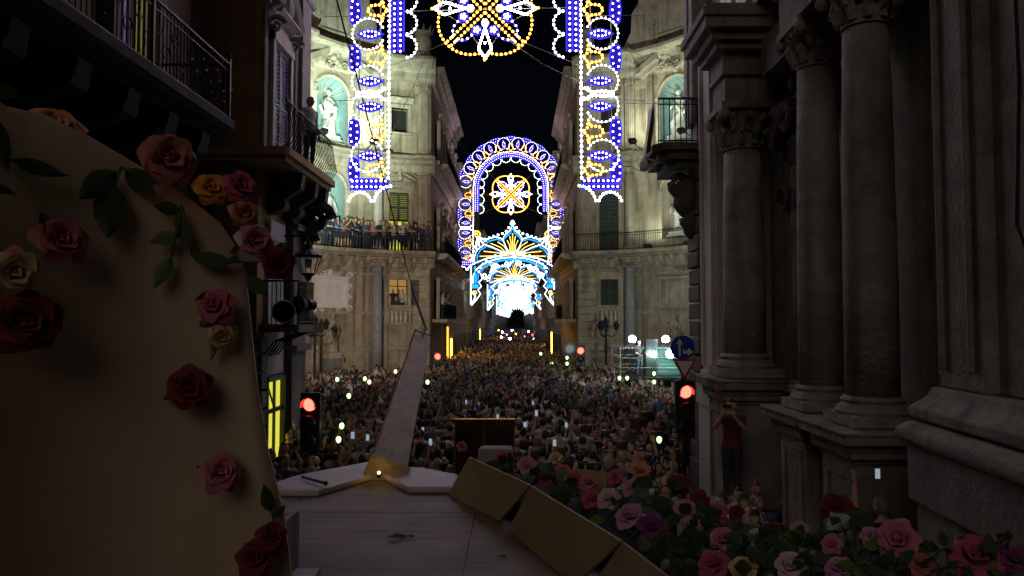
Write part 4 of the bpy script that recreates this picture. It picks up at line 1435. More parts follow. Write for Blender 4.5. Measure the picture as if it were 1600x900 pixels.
def rosette(parent, loc):
    q = 1.62
    base = bpy.data.objects.new('rosette', None)
    T = thing_part('rosette', parent, loc)
    # quatrefoil outline
    path = []
    for k in range(4):
        a0 = 90 * k - 90
        for i in range(-9, 10):
            t = i / 9
            a = RAD(a0 + 45 + t * 42)
            r = q * (1.02 - .16 * t * t) if abs(t) < .98 else q * .9
            path.append((r * math.cos(a), 0, r * math.sin(a)))
        a = RAD(a0 + 90)
        path.append((q * 1.04 * math.cos(a), 0, q * 1.04 * math.sin(a)))
    m = motif('outline_gold', [(path, True)], along(path, .145, True), 'tube_gold', 'bulb_gold', .022)
    put2(T, 'rosette_outline', m)
    # double diagonals
    paths, bl = [], []
    for a in (45, 135, 225, 315):
        c, s_ = math.cos(RAD(a)), math.sin(RAD(a))
        for off in (-.09, .09):
            p = [(c * .12 - s_ * off, 0, s_ * .12 + c * off), (c * q * .97 - s_ * off, 0, s_ * q * .97 + c * off)]
            paths.append((p, False)); bl += along(p, .145)
    put2(T, 'rosette_cross', motif('cross', paths, bl, 'tube_gold', 'bulb_gold', .024))
    # white kites
    for a in (0, 90, 180, 270):
        c, s_ = math.cos(RAD(a)), math.sin(RAD(a))

        def rt(u, v):
            return (c * u - s_ * v, 0, s_ * u + c * v)
        kp = [rt(.62, 0), rt(1.3, .21), rt(1.58, 0), rt(1.3, -.21)]
        put2(T, 'kite', motif('kite', [(kp, True)], along(kp, .105, True) + [rt(1.1, .0)], 'bulb_frame', 'bulb_white', .018))
        # white disc and two blue discs
        d = [rt(.46, 0)]
        dm = MB(); dm.lathe([(.13, 0), (.13, .05), (.1, .07)], n=14)
        disc = dm.mesh('disc', 'bulb_frame')
        b = MB(); b.bulbs([(rt(.46, 0)[0] + .075 * math.cos(i), -.08, rt(.46, 0)[2] + .075 * math.sin(i)) for i in [0, 1.05, 2.1, 3.15, 4.2, 5.25]] + [(rt(.46, 0)[0], -.08, rt(.46, 0)[2])], .036)
        o = link('white_disc', disc, T, rt(.46, 0), (PI / 2, 0, 0))
        bo = link('bulbs', b.mesh('disc_bulbs', 'bulb_white'), T)
        bo.name = 'white_disc_bulbs'
        for sg in (-1, 1):
            ctr = rt(.68, sg * .26)
            arc = [rt(.68 + .12 * 0, sg * .36), rt(.86, sg * .42), rt(1.0, sg * .6), rt(1.02, sg * .9)]
            m2 = motif('blue_curl', [(circ((ctr[0], ctr[2]), .15, 0, 360, 16)[:-1], True), (arc, False)],
                       [(ctr[0] + .08 * math.cos(i), 0, ctr[2] + .08 * math.sin(i)) for i in (0, 1.25, 2.5, 3.75, 5)] + [ctr] + along(arc, .17)[1:], 'tube_blue', 'bulb_ice', .022,
                       [circ((ctr[0], ctr[2]), .14, 0, 360, 12)[:-1]], 'plate_blue', .034)
            put2(T, 'blue_curl', m2)
    # thin struts
    m = MB()
    for a in (0, 90, 180, 270):
        c, s_ = math.cos(RAD(a)), math.sin(RAD(a))
        for sg in (-1, 1):
            b_ = RAD(a + sg * 45)
            m.tube([(c * 1.5, .01, s_ * 1.5), (math.cos(b_) * .8, .01, math.sin(b_) * .8)], .008, 4)
    so = m.build('strut', 'wire_pale', T)
    return T


def thing_part(name, parent, loc):
    """a part that is only a frame of its own: one small mesh hub carrying the sub-parts"""
    m = MB(); m.lathe([(.06, -.02), (.06, .02)], n=8)
    return link(name, m.mesh(name, 'bulb_frame'), parent, loc)


def put2(part, name, mm):
    """sub-part with its bulbs joined in the same mesh"""
    fm, bm_ = mm
    me = join_meshes(name, [fm, bm_])
    return link(name, me, part)


def join_meshes(name, meshes):
    vs, fs, mi, mats = [], [], [], []
    for me in meshes:
        o = len(vs); base = len(mats)
        vs += [tuple(v.co) for v in me.vertices]
        fs += [tuple(i + o for i in p.vertices) for p in me.polygons]
        mi += [p.material_index + base for p in me.polygons]
        mats += [m for m in me.materials]
    r = bpy.data.meshes.new(name)
    r.from_pydata(vs, [], fs)
    for m in mats:
        r.materials.append(m)
    r.polygons.foreach_set('material_index', mi)
    return r


def big_arch(label, loc):
    T = thing('light_arch', label, 'light arch', loc, 0, 'light arches hung across the street')
    for sg in (-1, 1):
        ry = 0 if sg < 0 else PI
        for z in (1.4, 2.95, 3.75, 5.25):
            put(T, 'ring', RING, (sg * R_MID, 0, z), 0, -sg)
            put(T, 'eye', EYE, (sg * 3.6, -.01, z), 0)
        for z in (.95, 2.15, 4.5, 6.0):
            put(T, 'star', STAR, (sg * 3.38, -.012, z), 0, -sg)
            put(T, 'fan', FAN, (sg * 4.02, .01, z), 0, -sg)
        put(T, 'foot_band', FOOT, (sg * 3.6, 0, .52), 0)
        put(T, 'foot_arc', FEET, (sg * 3.6, 0, .52), 0, -sg)
        put(T, 'join_bar', JOIN, (sg * 3.62, 0, 3.35), 0, -sg)
    for k in range(10):
        a = RAD(9 + 18 * k)
        put(T, 'ring', RING, (R_MID * math.cos(a), 0, SPRING + R_MID * math.sin(a)), PI - a)
        put(T, 'eye', EYE, (3.6 * math.cos(a), -.01, SPRING + 3.6 * math.sin(a)), -a)
    for k in range(1, 10):
        a = RAD(18 * k)
        put(T, 'star', STAR, (3.38 * math.cos(a), -.012, SPRING + 3.38 * math.sin(a)), PI - a)
        put(T, 'fan', FAN, (4.02 * math.cos(a), .01, SPRING + 4.02 * math.sin(a)), PI - a)
    put(T, 'outline', LINE)
    put(T, 'blue_band', BAND)
    for sg in (-1, 1):
        for z in (4.85, 5.6, 6.32):
            put(T, 'scallop', SCAL, (sg * 2.5, 0, z), 0 if sg < 0 else PI)
    for k in range(10):
        a = RAD(9 + 18 * k)
        put(T, 'scallop', SCAL, (2.5 * math.cos(a), 0, SPRING + 2.5 * math.sin(a)), PI - a)
    rosette(T, (0, -.02, 6.05))
    # frame poles and the wires that carry it
    m = MB()
    for sg in (-1, 1):
        m.tube([(sg * 3.3, .06, .4), (sg * 3.3, .06, 8.5)], .02, 5); m.tube([(sg * 3.95, .06, .4), (sg * 3.95, .06, 8.2)], .02, 5)
    m.build('frame', 'wire_pale', T)
    m = MB()
    for sg in (-1, 1):
        m.tube([(sg * 1.15, .02, 7.15), (sg * 4.6, .02, 10.6)], .009, 4)
        m.tube([(sg * 1.2, .02, 5.0), (sg * 3.1, .03, 4.2)], .009, 4)
        m.tube([(sg * 3.0, .04, 5.85), (sg * 5.05, .04, 5.85)], .01, 4)
        m.tube([(sg * 3.3, .04, 3.2), (sg * 5.0, .04, 3.15)], .01, 4)
    m.tube([(-2.6, .02, 6.0), (2.6, .02, 6.1)], .009, 4)
    m.build('wire', 'wire_pale', T)
    return T


big_arch('nearest light arch of blue and white rings with a gold rosette', (-1.0, 22.8, 8.1))
far_arch = big_arch('complete round arch of lights with gold rosette past the crossing', (-.5, 58.8, 8.4))
_small = {}
for part_ in far_arch.children:                  # the second arch carries smaller bulbs
    for b_ in part_.children:
        me = b_.data
        if b_.name.startswith('bulbs'):
            if me.name not in _small:
                c = me.copy(); n = len(c.vertices)
                co = np.empty(n * 3, np.float32); c.vertices.foreach_get('co', co)
                co = co.reshape(-1, 12, 3); mid_ = co.mean(1, keepdims=True)
                c.vertices.foreach_set('co', (mid_ + (co - mid_) * .62).ravel()); c.update()
                _small[me.name] = c
            b_.data = _small[me.name]

# ------------------------------------------------------------------ palm-shaped light arches further down (z = 0 at the pendants' tips)
PW = 4.15


def palm_meshes():
    parts = {}
    # outer beads rising to the middle
    def top(x):
        t = abs(x) / PW
        return 7.05 - 1.35 * t + .9 * max(0, 1 - abs(x) / .75) ** 1.2 - (1.6 * max(0, t - .86) / .14 if t > .86 else 0)
    bp = [(x, 0, top(x) + .45) for x in [-PW + i * .1 for i in range(int(2 * PW / .1) + 1)]]
    m = MB()
    for p in along(bp, .46):
        m.ball((p[0], -.03, p[2]), .12, 8, 6)
    m.ball((0, -.03, 8.35), .17, 8, 6)
    parts['bead_row'] = m.mesh('bead_row', 'tube_white')
    # fan lobes
    m = MB(); k = MB(); a_ = MB(); pl = MB()
    def lobe(pts, r=.042):
        m.tube(pts, r, 6)
        k.tube([(p[0] * .93, .03, 4.6 + (p[2] - 4.6) * .9) for p in pts], .07, 5)
    lobe([(0, 0, 8.1), (-.25, 0, 7.5), (-.75, 0, 7.05), (-1.0, 0, 6.6), (-.55, 0, 5.6), (0, 0, 5.0)]); lobe([(0, 0, 8.1), (.25, 0, 7.5), (.75, 0, 7.05), (1.0, 0, 6.6), (.55, 0, 5.6), (0, 0, 5.0)])
    for sg in (-1, 1):
        lobe([(sg * .9, 0, 6.6), (sg * 1.7, 0, 6.85), (sg * 2.6, 0, 6.6), (sg * 3.0, 0, 6.15), (sg * 2.0, 0, 5.8), (sg * .5, 0, 5.1)])
        lobe([(sg * 2.9, 0, 6.0), (sg * 3.5, 0, 5.6), (sg * 3.8, 0, 4.9), (sg * 3.8, 0, 4.2), (sg * 2.6, 0, 4.7), (sg * .7, 0, 5.0)])
        for u, v in ((.28, 6.9), (.55, 6.5), (1.5, 6.35), (2.2, 6.2), (2.9, 5.4), (3.3, 4.9)):
            a_.tube([(sg * .12 * (1 + u), 0, 5.0), (sg * u * .55, 0, 5.0 + (v - 5.0) * .66), (sg * u, 0, v)], .042, 5)
    a_.tube([(0, 0, 5.0), (0, 0, 7.2)], .042, 5)
    parts['fan_outline'] = m.mesh('fan_outline', 'tube_white'); parts['fan_lining'] = k.mesh('fan_lining', 'tube_sky'); parts['fan_rays'] = a_.mesh('fan_rays', 'tube_amber')
    # under-arch
    m = MB(); k = MB()
    for r, q in ((3.95, m), (3.62, k), (3.45, k)):
        q.tube([(-r, 0, 2.2)] + [(r * math.cos(RAD(180 - 9 * i)), 0, 2.7 + 2.1 * (r / 3.95) * math.sin(RAD(180 - 9 * i))) for i in range(21)] + [(r, 0, 2.2)], .05, 6)
    for i in range(1, 18):
        a = RAD(180 - 10 * i)
        m.ball((3.35 * math.cos(a) * 1.02, -.02, 2.95 + 2.35 * math.sin(a)), .1, 8, 6)
    parts['under_arch'] = m.mesh('under_arch', 'tube_white'); parts['under_lining'] = k.mesh('under_lining', 'tube_sky')
    m = MB()
    for sg in (-1, 1):
        scroll(m, (sg * .55, 0, 4.15), .32, 1.3, .08, flip=sg); scroll(m, (sg * 1.75, 0, 3.85), .34, 1.3, .08, flip=-sg); scroll(m, (sg * 2.75, 0, 2.95), .36, 1.3, .08, flip=sg)
    parts['curls'] = m.mesh('curls', 'tube_white')
    # side pendant (right-hand one; mirrored for the other)
    m = MB(); k = MB(); a_ = MB()
    m.tube([(PW, 0, 4.0), (PW, 0, .1)], .07, 6)
    m.tube([(3.2, 0, 3.2), (3.0, 0, 2.7), (3.35, 0, 2.3), (3.1, 0, 1.9), (3.45, 0, 1.55), (3.2, 0, 1.15), (3.6, 0, .55), (4.1, 0, .0)], .042, 6)
    m.tube([(3.95, 0, 1.2), (3.7, 0, .9), (3.85, 0, .5), (4.12, 0, .15)], .06, 6)
    k.prism([(3.3, 1.7), (4.1, 1.7), (4.0, 2.1), (3.45, 2.1)], -.02, .02, axis=1)
    k.tube([(3.75, 0, 3.9), (3.7, 0, 2.2)], .1, 6)
    scroll(a_, (3.75, 0, 1.25), .24, 1.4, .06)
    parts['pendant'] = m.mesh('pendant', 'tube_white'); parts['pendant_lining'] = k.mesh('pendant_lining', 'tube_sky'); parts['pendant_scroll'] = a_.mesh('pendant_scroll', 'tube_amber')
    m = MB(); a_ = MB()
    scroll(a_, (3.55, 0, 7.05), .42, 1.5, .1)
    for i in range(4):
        m.tube([(3.5, 0, 6.9), (2.6 + .35 * i, 0, 6.45 - .28 * i)], .06, 5)
    parts['corner_plume'] = m.mesh('corner_plume', 'tube_white'); parts['plume_scroll'] = a_.mesh('plume_scroll', 'tube_amber')
    return parts


PALM = palm_meshes()


def palm_arch(label, loc, s=1.0):
    T = thing('palm_light_arch', label, 'light arch', loc, 0, 'palm-shaped light arches receding down the street')
    T.scale = (s, 1, s)
    tag(link('bead_row', PALM['bead_row'], T), kind='stuff')
    f = link('fan_outline', PALM['fan_outline'], T); link('fan_lining', PALM['fan_lining'], f); link('fan_rays', PALM['fan_rays'], f)
    u = link('under_arch', PALM['under_arch'], T); link('under_lining', PALM['under_lining'], u); tag(link('curls', PALM['curls'], u), kind='stuff')
    for sg in (-1, 1):
        p = link('pendant', PALM['pendant'], T, scale=(sg, 1, 1)); link('pendant_lining', PALM['pendant_lining'], p); link('pendant_scroll', PALM['pendant_scroll'], p)
        c = link('corner_plume', PALM['corner_plume'], T, scale=(sg, 1, 1)); link('plume_scroll', PALM['plume_scroll'], c)
    m = MB()
    for sg in (-1, 1):
        m.tube([(sg * 3.9, .02, 4.4), (sg * 4.6, .02, 4.5)], .012, 4); m.tube([(sg * 3.9, .02, 6.5), (sg * 4.6, .02, 6.9)], .012, 4)
    m.build('wire', 'wire_pale', T)
    return T


_ord = ['first', 'second', 'third', 'fourth', 'fifth', 'sixth', 'seventh', 'eighth', 'ninth', 'tenth', 'eleventh', 'twelfth']
for i, y in enumerate((73.5, 113, 160, 180, 200, 220, 240, 262, 285, 310, 340, 370)):
    palm_arch('%s palm-shaped light arch down the street beyond the round arch' % _ord[i], (-.45 + (y - 73.5) * .002, y, 5.85 if i < 2 else 5.6), 1.0 if i < 4 else 1.06)

# ------------------------------------------------------------------ floodlights for the niches; lower floods and uplights are added fill
def floodlight(label, p, wall, q, power, col, spot=40):
    p, q, wall = Vector(p), Vector(q), Vector(wall)
    T = thing('floodlight', label, 'floodlight', p, 0)
    d = (q - p).normalized()
    rot = d.to_track_quat('-Z', 'Y').to_euler()
    m = MB(); m.box(-.2, .2, -.15, .15, 0, .16); m.box(-.23, .23, -.18, .18, -.03, 0)
    m.build('housing', 'dark_metal', T).rotation_euler = rot
    m = MB(); m.box(-.18, .18, -.13, .13, -.036, -.031)
    m.build('lens', 'flood_lens', T).rotation_euler = rot
    m = MB(); m.tube([(0, 0, 0), tuple((wall - p) * .5 - Vector((0, 0, .1))), tuple(wall - p)], .03, 6); m.build('bracket', 'dark_metal', T)
    ld = bpy.data.lights.new('floodlight_beam', 'SPOT')
    ld.energy = power; ld.color = col; ld.spot_size = RAD(spot); ld.spot_blend = 1.0; ld.shadow_soft_size = .15
    lo = bpy.data.objects.new('floodlight_beam', ld); COL.objects.link(lo)
    lo.parent = T; lo.location = d * .1; lo.rotation_euler = rot
    return T


def uplight(side, s, n, z, zt, power, col, label):
    F = FL[side]
    return floodlight(label, F(s, n, z), F(s, n * .35, z - .28), F(s, .0, zt), power, col, 150)


FLA, FRA = FL['left'], FL['right']
floodlight('floodlight behind the corner house aimed up at the crowded palace niches', (-6.25, 20.45, 6.2), (-6.4, 20.0, 6.0), FLA(-2.2, 0, 15.2), 44000, (.74, 1.0, .80), 40)
floodlight('unseen warm fill floodlight added behind the corner house aimed at the carved tablet', (-6.55, 20.4, 5.2), (-6.6, 20.0, 5.1), FLA(1.6, 0, 8.4), 5600, (1.0, .86, .66), 62)  # added unseen lamp, brightens the dim lower storey
floodlight('floodlight behind the church corner aimed up at the closed-shutter palace niches', (4.75, 18.25, 5.6), (4.9, 17.78, 5.4), FRA(-1.6, 0, 15.2), 11000, (.84, 1.0, .84), 40)
floodlight('unseen green-white fill floodlight added behind the church corner aimed at the lower closed shutters', (5.1, 18.2, 4.6), (5.2, 17.78, 4.5), FRA(1.4, 0, 7.0), 2600, (.86, 1.0, .70), 62)  # added hidden fill for the lower front on this side
for side, where, e1, c in (('left', 'above the crowded balcony', 900, (.72, 1.0, .76)), ('right', 'above the empty balcony', 520, (.84, 1.0, .76))):
    for s_, nm in ((-2.2, 'cross-street side'), (1.9, 'street side')):
        uplight(side, s_, 2.0, 14.62, 18.2, e1, c, 'small added relief uplight on the middle cornice %s, %s' % (where, nm))  # lamps added so steep light brings out the carving
for s_, nm in ((-1.6, 'cross-street side'), (1.4, 'street side')):
    uplight('right', s_, 1.0, 8.66, 12.4, 150, (.82, 1.0, .74), 'small added relief uplight on the empty palace balcony floor, %s' % nm)  # added too, for relief on the middle storey
# ------------------------------------------------------------------ people
SKIN, HAIR, SHIRT, TROUS, SHOE, EYEW, EYED, LIPS = range(8)
PMATS = ['skin', 'hair', 'shirt', 'trousers', 'shoe', 'eye_white', 'eye_dark', 'lips']


def joints(pose):
    """joint positions of a 1.72 m adult facing -Y; arms as (shoulder, elbow, wrist, fingertips)"""
    J = {'legs': {}, 'arms': {}}
    for sg in (-1, 1):
        J['legs'][sg] = [(sg * .095, 0, .93), (sg * .10, -.015, .5), (sg * .105, .02, .09)]
        sh = (sg * .195, 0, 1.41)
        if pose == 'down':
            a = [sh, (sg * .245, .02, 1.12), (sg * .25, -.06, .86), (sg * .24, -.09, .7)]
        elif pose == 'phone_one' and sg == 1:
            a = [sh, (sg * .27, -.2, 1.32), (sg * .16, -.36, 1.56), (sg * .13, -.38, 1.7)]
        elif pose == 'phone_up' and sg == 1:
            a = [sh, (sg * .27, -.12, 1.62), (sg * .2, -.2, 1.88), (sg * .18, -.2, 2.02)]
        elif pose == 'phone_two':
            a = [sh, (sg * .25, -.19, 1.26), (sg * .09, -.36, 1.50), (sg * .04, -.39, 1.62)]
        elif pose == 'crossed':
            a = [sh, (sg * .24, -.06, 1.14), (-sg * .02, -.23, 1.16), (-sg * .13, -.2, 1.2)]
        elif pose == 'rail':
            a = [sh, (sg * .26, -.1, 1.15), (sg * .2, -.36, 1.06), (sg * .16, -.45, 1.03)]
        else:
            a = [sh, (sg * .245, .03, 1.12), (sg * .24, -.08, .88), (sg * .22, -.1, .73)]
        J['arms'][sg] = a
    return J


def head_into(mb, c, hs=1.0, yaw=0.0, long_hair=False, bald=False, lo=False):
    """head with brow, nose, chin, ears, eyes and hair, centred at c"""
    u, v = (8, 6) if lo else (20, 16)
    cy, sy = math.cos(yaw), math.sin(yaw)

    def put_(p):
        x, y, z = p[0] * hs, p[1] * hs, p[2] * hs
        return (c[0] + x * cy - y * sy, c[1] + x * sy + y * cy, c[2] + z)
    vs, fs, mi = [], [], []

    def sk(th, ph):
        x, y, z = .074 * math.cos(ph) * math.sin(th), -.094 * math.cos(ph) * math.cos(th), .115 * math.sin(ph)
        if z < -.02:                                      # jaw and chin
            k = (-.02 - z) / .095
            x *= 1 - .32 * k; y = y * (1 - .1 * k) - .012 * k
        if y < 0:
            f = max(0, 1 - abs(x) / .02)
            if -.045 < z < .025:
                y -= .020 * f * (1 - abs(z + .02) / .045 if z < .025 else 0)          # nose
            e = max(0, 1 - math.hypot((abs(x) - .032) / .02, (z - .015) / .018))
            y += .010 * e                                                         # eye sockets
            if .03 < z < .045:
                y -= .004
        return x, y, z
    rows = []
    for i in range(v + 1):
        ph = -PI / 2 + PI * i / v
        rows.append([put_(sk(2 * PI * j / u, ph)) for j in range(u)])
    for i in range(v + 1):
        vs += rows[i]
    raw = [sk(2 * PI * j / u, -PI / 2 + PI * i / v) for i in range(v + 1) for j in range(u)]
    for i in range(v):
        for j in range(u):
            a, b = i * u + j, i * u + (j + 1) % u
            fs.append((a, b, b + u, a + u))
            z = (raw[a][2] + raw[a + u][2]) / 2; y = (raw[a][1] + raw[b][1]) / 2; x = (raw[a][0] + raw[b][0]) / 2
            hairy = (not bald) and (z > .062 or (y > -.012 and z > -.05) or (long_hair and abs(x) > .055 and z > -.1 and y > -.05))
            mi.append(HAIR if hairy else (LIPS if (not lo and y < -.06 and -.066 < z < -.05 and abs(x) < .024) else SKIN))
    o = len(mb.v)
    hv = {i for f, k in zip(fs, mi) if k == HAIR for i in f}
    cc = Vector(c)
    for i, p in enumerate(vs):
        if i in hv:
            d = Vector(p) - cc
            g = 1.09 + (.05 * math.sin(i * 2.3) if not lo else .03)
            p = tuple(cc + d * g)
        mb.v.append(p)
    mb.f += [tuple(i + o for i in f) for f in fs]
    mb.m += mi
    if not lo:
        for sg in (-1, 1):
            mb.ball(put_((sg * .031, -.079, .014)), .0125 * hs, 8, 6, EYEW)
            mb.ball(put_((sg * .031, -.088, .014)), .0065 * hs, 6, 5, EYED)
            mb.ball(put_((sg * .078, .004, -.003)), (.012 * hs, .022 * hs, .032 * hs), 7, 6, SKIN)
            mb.tube([put_((sg * .016, -.094, .033)), put_((sg * .034, -.093, .037)), put_((sg * .05, -.083, .031))], .004 * hs, 4, HAIR)
        if long_hair:
            mb.lathe([(.05, -.2), (.08, -.12), (.088, -.02), (.075, .05)], put_((0, .035, 0)), 12, HAIR, 6, .05)


def hand_into(mb, w, t, side, fingers=True, grip=False, mi=SKIN):
    """palm from the wrist w towards t with five fingers"""
    w, t = Vector(w), Vector(t)
    d = (t - w); L = d.length; d.normalize()
    a = Vector((0, -1, 0)) if abs(d.y) < .8 else Vector((0, 0, 1))
    x = d.cross(a).normalized()
    n = x.cross(d).normalized()
    pc = w + d * .045
    mb.obox(pc, x * .036, n * .013, d * .045, mi)
    for k, (off, ln) in enumerate(((-.028, .062), (-.01, .074), (.009, .07), (.027, .055))):
        b = w + d * .085 + x * off
        cu = .028 if grip else .012
        m1, m2 = b + d * ln * .5 + n * cu * .6, b + d * ln * (.8 if grip else .95) + n * cu * (1.6 if grip else 1)
        mb.tube([b, m1, m2], [.0095, .0088, .007], 6, mi)
    b = w + d * .03 + x * (.034 * side)
    mb.tube([b, b + x * side * .024 + d * .025 + n * .01, b + x * side * .026 + d * .058 + n * .02], [.012, .0105, .008], 6, mi)


def person_mesh(name, pose, long_hair=False, bald=False, head_yaw=0.0, female=False, fingers=True, legs_pose=None, shorts=False):
    J = joints(pose)
    if legs_pose:
        J['legs'].update(legs_pose)
    b = MB()
    sw = .92 if female else 1.0
    # trunk, limbs: overlapping tapered volumes melted into one skin
    b.lathe([(.10, .86), (.165, .9), (.168, .98), (.142, 1.1), (.15, 1.22), (.172 * sw, 1.34), (.168 * sw, 1.41), (.11, 1.475), (.062, 1.50), (.056, 1.60)], n=20, sy=.66)
    for sg in (-1, 1):
        hp, kn, an = J['legs'][sg]
        b.tube([hp, tuple(Vector(hp).lerp(Vector(kn), .5)), kn, tuple(Vector(kn).lerp(Vector(an), .35)), an], [.098, .085, .062, .06, .042], 10)
        b.ball((an[0], an[1] - .055, .045), (.045, .12, .045), 10, 7)
        sh, el, wr, ft = J['arms'][sg]
        b.tube([(sh[0] * .75, sh[1], sh[2] - .01), sh, tuple(Vector(sh).lerp(Vector(el), .5)), el, tuple(Vector(el).lerp(Vector(wr), .4)), wr, tuple(Vector(wr).lerp(Vector(ft), .3))], [.07, .064, .052, .044, .042, .029, .03], 10)
    tmp = link('melt', b.mesh('melt', 'skin'))
    md = tmp.modifiers.new('r', 'REMESH'); md.mode = 'VOXEL'; md.voxel_size = .02
    sm = tmp.modifiers.new('s', 'SMOOTH'); sm.iterations = 4; sm.factor = .5
    dg = bpy.context.evaluated_depsgraph_get(); dg.update()
    ev = bpy.data.meshes.new_from_object(tmp.evaluated_get(dg))
    V = [tuple(v.co) for v in ev.vertices]; Fc = [tuple(p.vertices) for p in ev.polygons]
    bpy.data.objects.remove(tmp)
    out = MB()
    out.v, out.f = V, Fc
    A = np.array(V)
    arm = []
    for sg in (-1, 1):
        arm += [(np.array(J['arms'][sg][1]), np.array(J['arms'][sg][2]), 1), (np.array(J['arms'][sg][2]), np.array(J['arms'][sg][3]), 1), (np.array(J['arms'][sg][0]), np.array(J['arms'][sg][1]), 0)]

    def dseg(p, a, q):
        d = q - a; t = np.clip(((p - a) @ d) / (d @ d), 0, 1)
        return np.linalg.norm(p - a - np.outer(t, d), axis=1)
    cen = np.array([A[list(f)].mean(0) for f in Fc])
    dd = np.stack([dseg(cen, a, q) for a, q, _ in arm])
    trunk = dseg(cen, np.array((0, 0, .95)), np.array((0, 0, 1.42))) - .12
    near = dd.min(0); which = dd.argmin(0)
    for i, p in enumerate(cen):
        z = p[2]
        if near[i] < .075 and near[i] < trunk[i] + .06 and arm[which[i]][2]:
            k = SKIN
        elif near[i] < .08 and not arm[which[i]][2]:
            k = SHIRT
        elif z > 1.475:
            k = SKIN
        elif z > .9:
            k = SHIRT
        elif z > (.55 if shorts else .1):
            k = TROUS
        elif z > .1:
            k = SKIN
        else:
            k = SHOE
        out.m.append(k)
    head_into(out, (0, -.02, 1.62 + .0), 1.0, head_yaw, long_hair, bald)
    for sg in (-1, 1):
        hand_into(out, J['arms'][sg][2], J['arms'][sg][3], -sg, True, 'phone' in pose and (pose == 'phone_two' or sg == 1))
    me = out.mesh(name, PMATS, True)
    return me


PV = {}
for key, kw in {'down': dict(pose='down'), 'down_f': dict(pose='down', long_hair=True, female=True), 'one': dict(pose='phone_one'), 'up': dict(pose='phone_up'),
                'up_f': dict(pose='phone_up', long_hair=True, female=True), 'two': dict(pose='phone_two'), 'two_f': dict(pose='phone_two', long_hair=True, female=True),
                'crossed': dict(pose='crossed'), 'bald': dict(pose='down', bald=True), 'rail': dict(pose='rail'), 'rail_f': dict(pose='rail', long_hair=True, female=True, shorts=True)}.items():
    PV[key] = person_mesh('person_' + key, **kw)
HOLD = {'one': (.13, -.40, 1.74), 'up': (.18, -.215, 2.06), 'up_f': (.18, -.215, 2.06), 'two': (0, -.41, 1.66), 'two_f': (0, -.41, 1.66)}

SHIRTS = [('white', (.72, .72, .74)), ('white', (.66, .66, .70)), ('black', (.02, .02, .022)), ('black', (.03, .03, .035)), ('navy', (.03, .04, .10)), ('grey', (.22, .22, .23)),
          ('dark red', (.20, .03, .03)), ('blue', (.08, .14, .36)), ('beige', (.45, .36, .26)), ('dark green', (.04, .08, .05)), ('pink', (.5, .24, .27)), ('brown', (.14, .08, .05)),
          ('black', (.015, .015, .018)), ('navy', (.02, .028, .07)), ('grey', (.10, .10, .11)), ('black', (.025, .022, .022)), ('brown', (.07, .045, .03))]

# phone prototype: body with a lit screen
_m = MB(); _m.box(-.038, .038, -.004, .004, -.075, .075); PHONE = _m.mesh('phone_body', 'dark_metal')
_m = MB(); _m.box(-.034, .034, .0042, .006, -.068, .068); PSCREEN = _m.mesh('phone_screen', 'phone_screen')
_m = MB(); _m.lathe([(.035, 0), (.07, .05), (.085, .11), (.07, .17), (.03, .2)], n=12); GLOBE = _m.mesh('lamp_globe', 'phone_flash', True)
_m = MB(); _m.lathe([(.02, -.14), (.02, 0)], n=8); GRIP = _m.mesh('lamp_grip', 'dark_metal')
N_PHONES = 0


def place_person(key, loc, rz, scale, shirt, label, group):
    o = link('person', PV[key], None, loc, (0, 0, rz), scale)
    o.color = (*shirt[1], 1)
    tag(o, label, 'person', group)
    return o


def place_phone(holder, key, label, group):
    h = Matrix.Rotation(holder.rotation_euler.z, 3, 'Z') @ (Vector(HOLD[key]) * holder.scale[0])
    T = thing('phone', label, 'phone', holder.location + h, holder.rotation_euler.z + rnd.uniform(-.2, .2), group)
    b = link('body', PHONE, T); link('screen', PSCREEN, T)
    return T


# ------------------------------------------------------------------ the crowd: where people stand
def blocked(x, y):
    if y < 7.6 and -3.6 < x < 1.9:
        return True                                 # the float
    if 11.55 < y < 12.75:
        return x > 5.0                              # portal recess
    if x > 3.2 and 12.75 <= y < 15.8:
        return True                                 # church step
    if x > 3.5 and y < 18.8:
        return True
    if x < -5.6 and y < 20.4:
        return True
    if abs(x + 3.62) < .35 and abs(y - 15.5) < .35:
        return False
    return False


def inside(x, y):
    if y < 20.4:
        return -5.6 < x < (5.1 if y < 12.8 else 3.65)
    if y < 44.6:
        dx, dy = x - CX, y - CY
        if abs(dx) < 4.0:
            return True
        if abs(dx) > 13.2:
            return False
        # keep in front of the concave fronts and the near corners
        if dy > 3.6:
            ddx, ddy = abs(dx) - 2.72, dy - 2.72
            return math.hypot(ddx, ddy) < 8.3 and abs(dx) < 12 - max(0, dy - 6) * .55
        return dy > -11.0
    return CX - 4.0 < x < CX + 4.4


SCAFF = (4.3, 8.6, 33.5, 38.0)
spots = []
y = 6.4
while y < 62:
    step = .50 if y < 24 else .56
    x = -14.5
    while x < 13:
        px_, py_ = x + rnd.uniform(-.17, .17), y + rnd.uniform(-.2, .2)
        x += .50 if y < 24 else .55
        if not inside(px_, py_) or blocked(px_, py_):
            continue
        if SCAFF[0] < px_ < SCAFF[1] and SCAFF[2] < py_ < SCAFF[3]:
            continue
        if abs(px_ + .62) < .5 and abs(py_ - 11.8) < .6:
            continue
        if rnd.random() < .07 + .12 * (math.sin(px_ * 1.7 + 3) * math.sin(py_ * 1.3) > .6):
            continue
        spots.append((px_, py_))
    y += step


def floor_edge(px):
    """lowest picture row at which the float lets a head be seen"""
    pts = [(400, 745), (430, 740), (575, 715), (640, 722), (715, 735), (740, 700), (850, 705), (960, 718), (1050, 735), (1110, 765), (1240, 800)]
    for (a, b), (c, d) in zip(pts[:-1], pts[1:]):
        if a <= px <= c:
            return b + (d - b) * (px - a) / (c - a)
    return 0


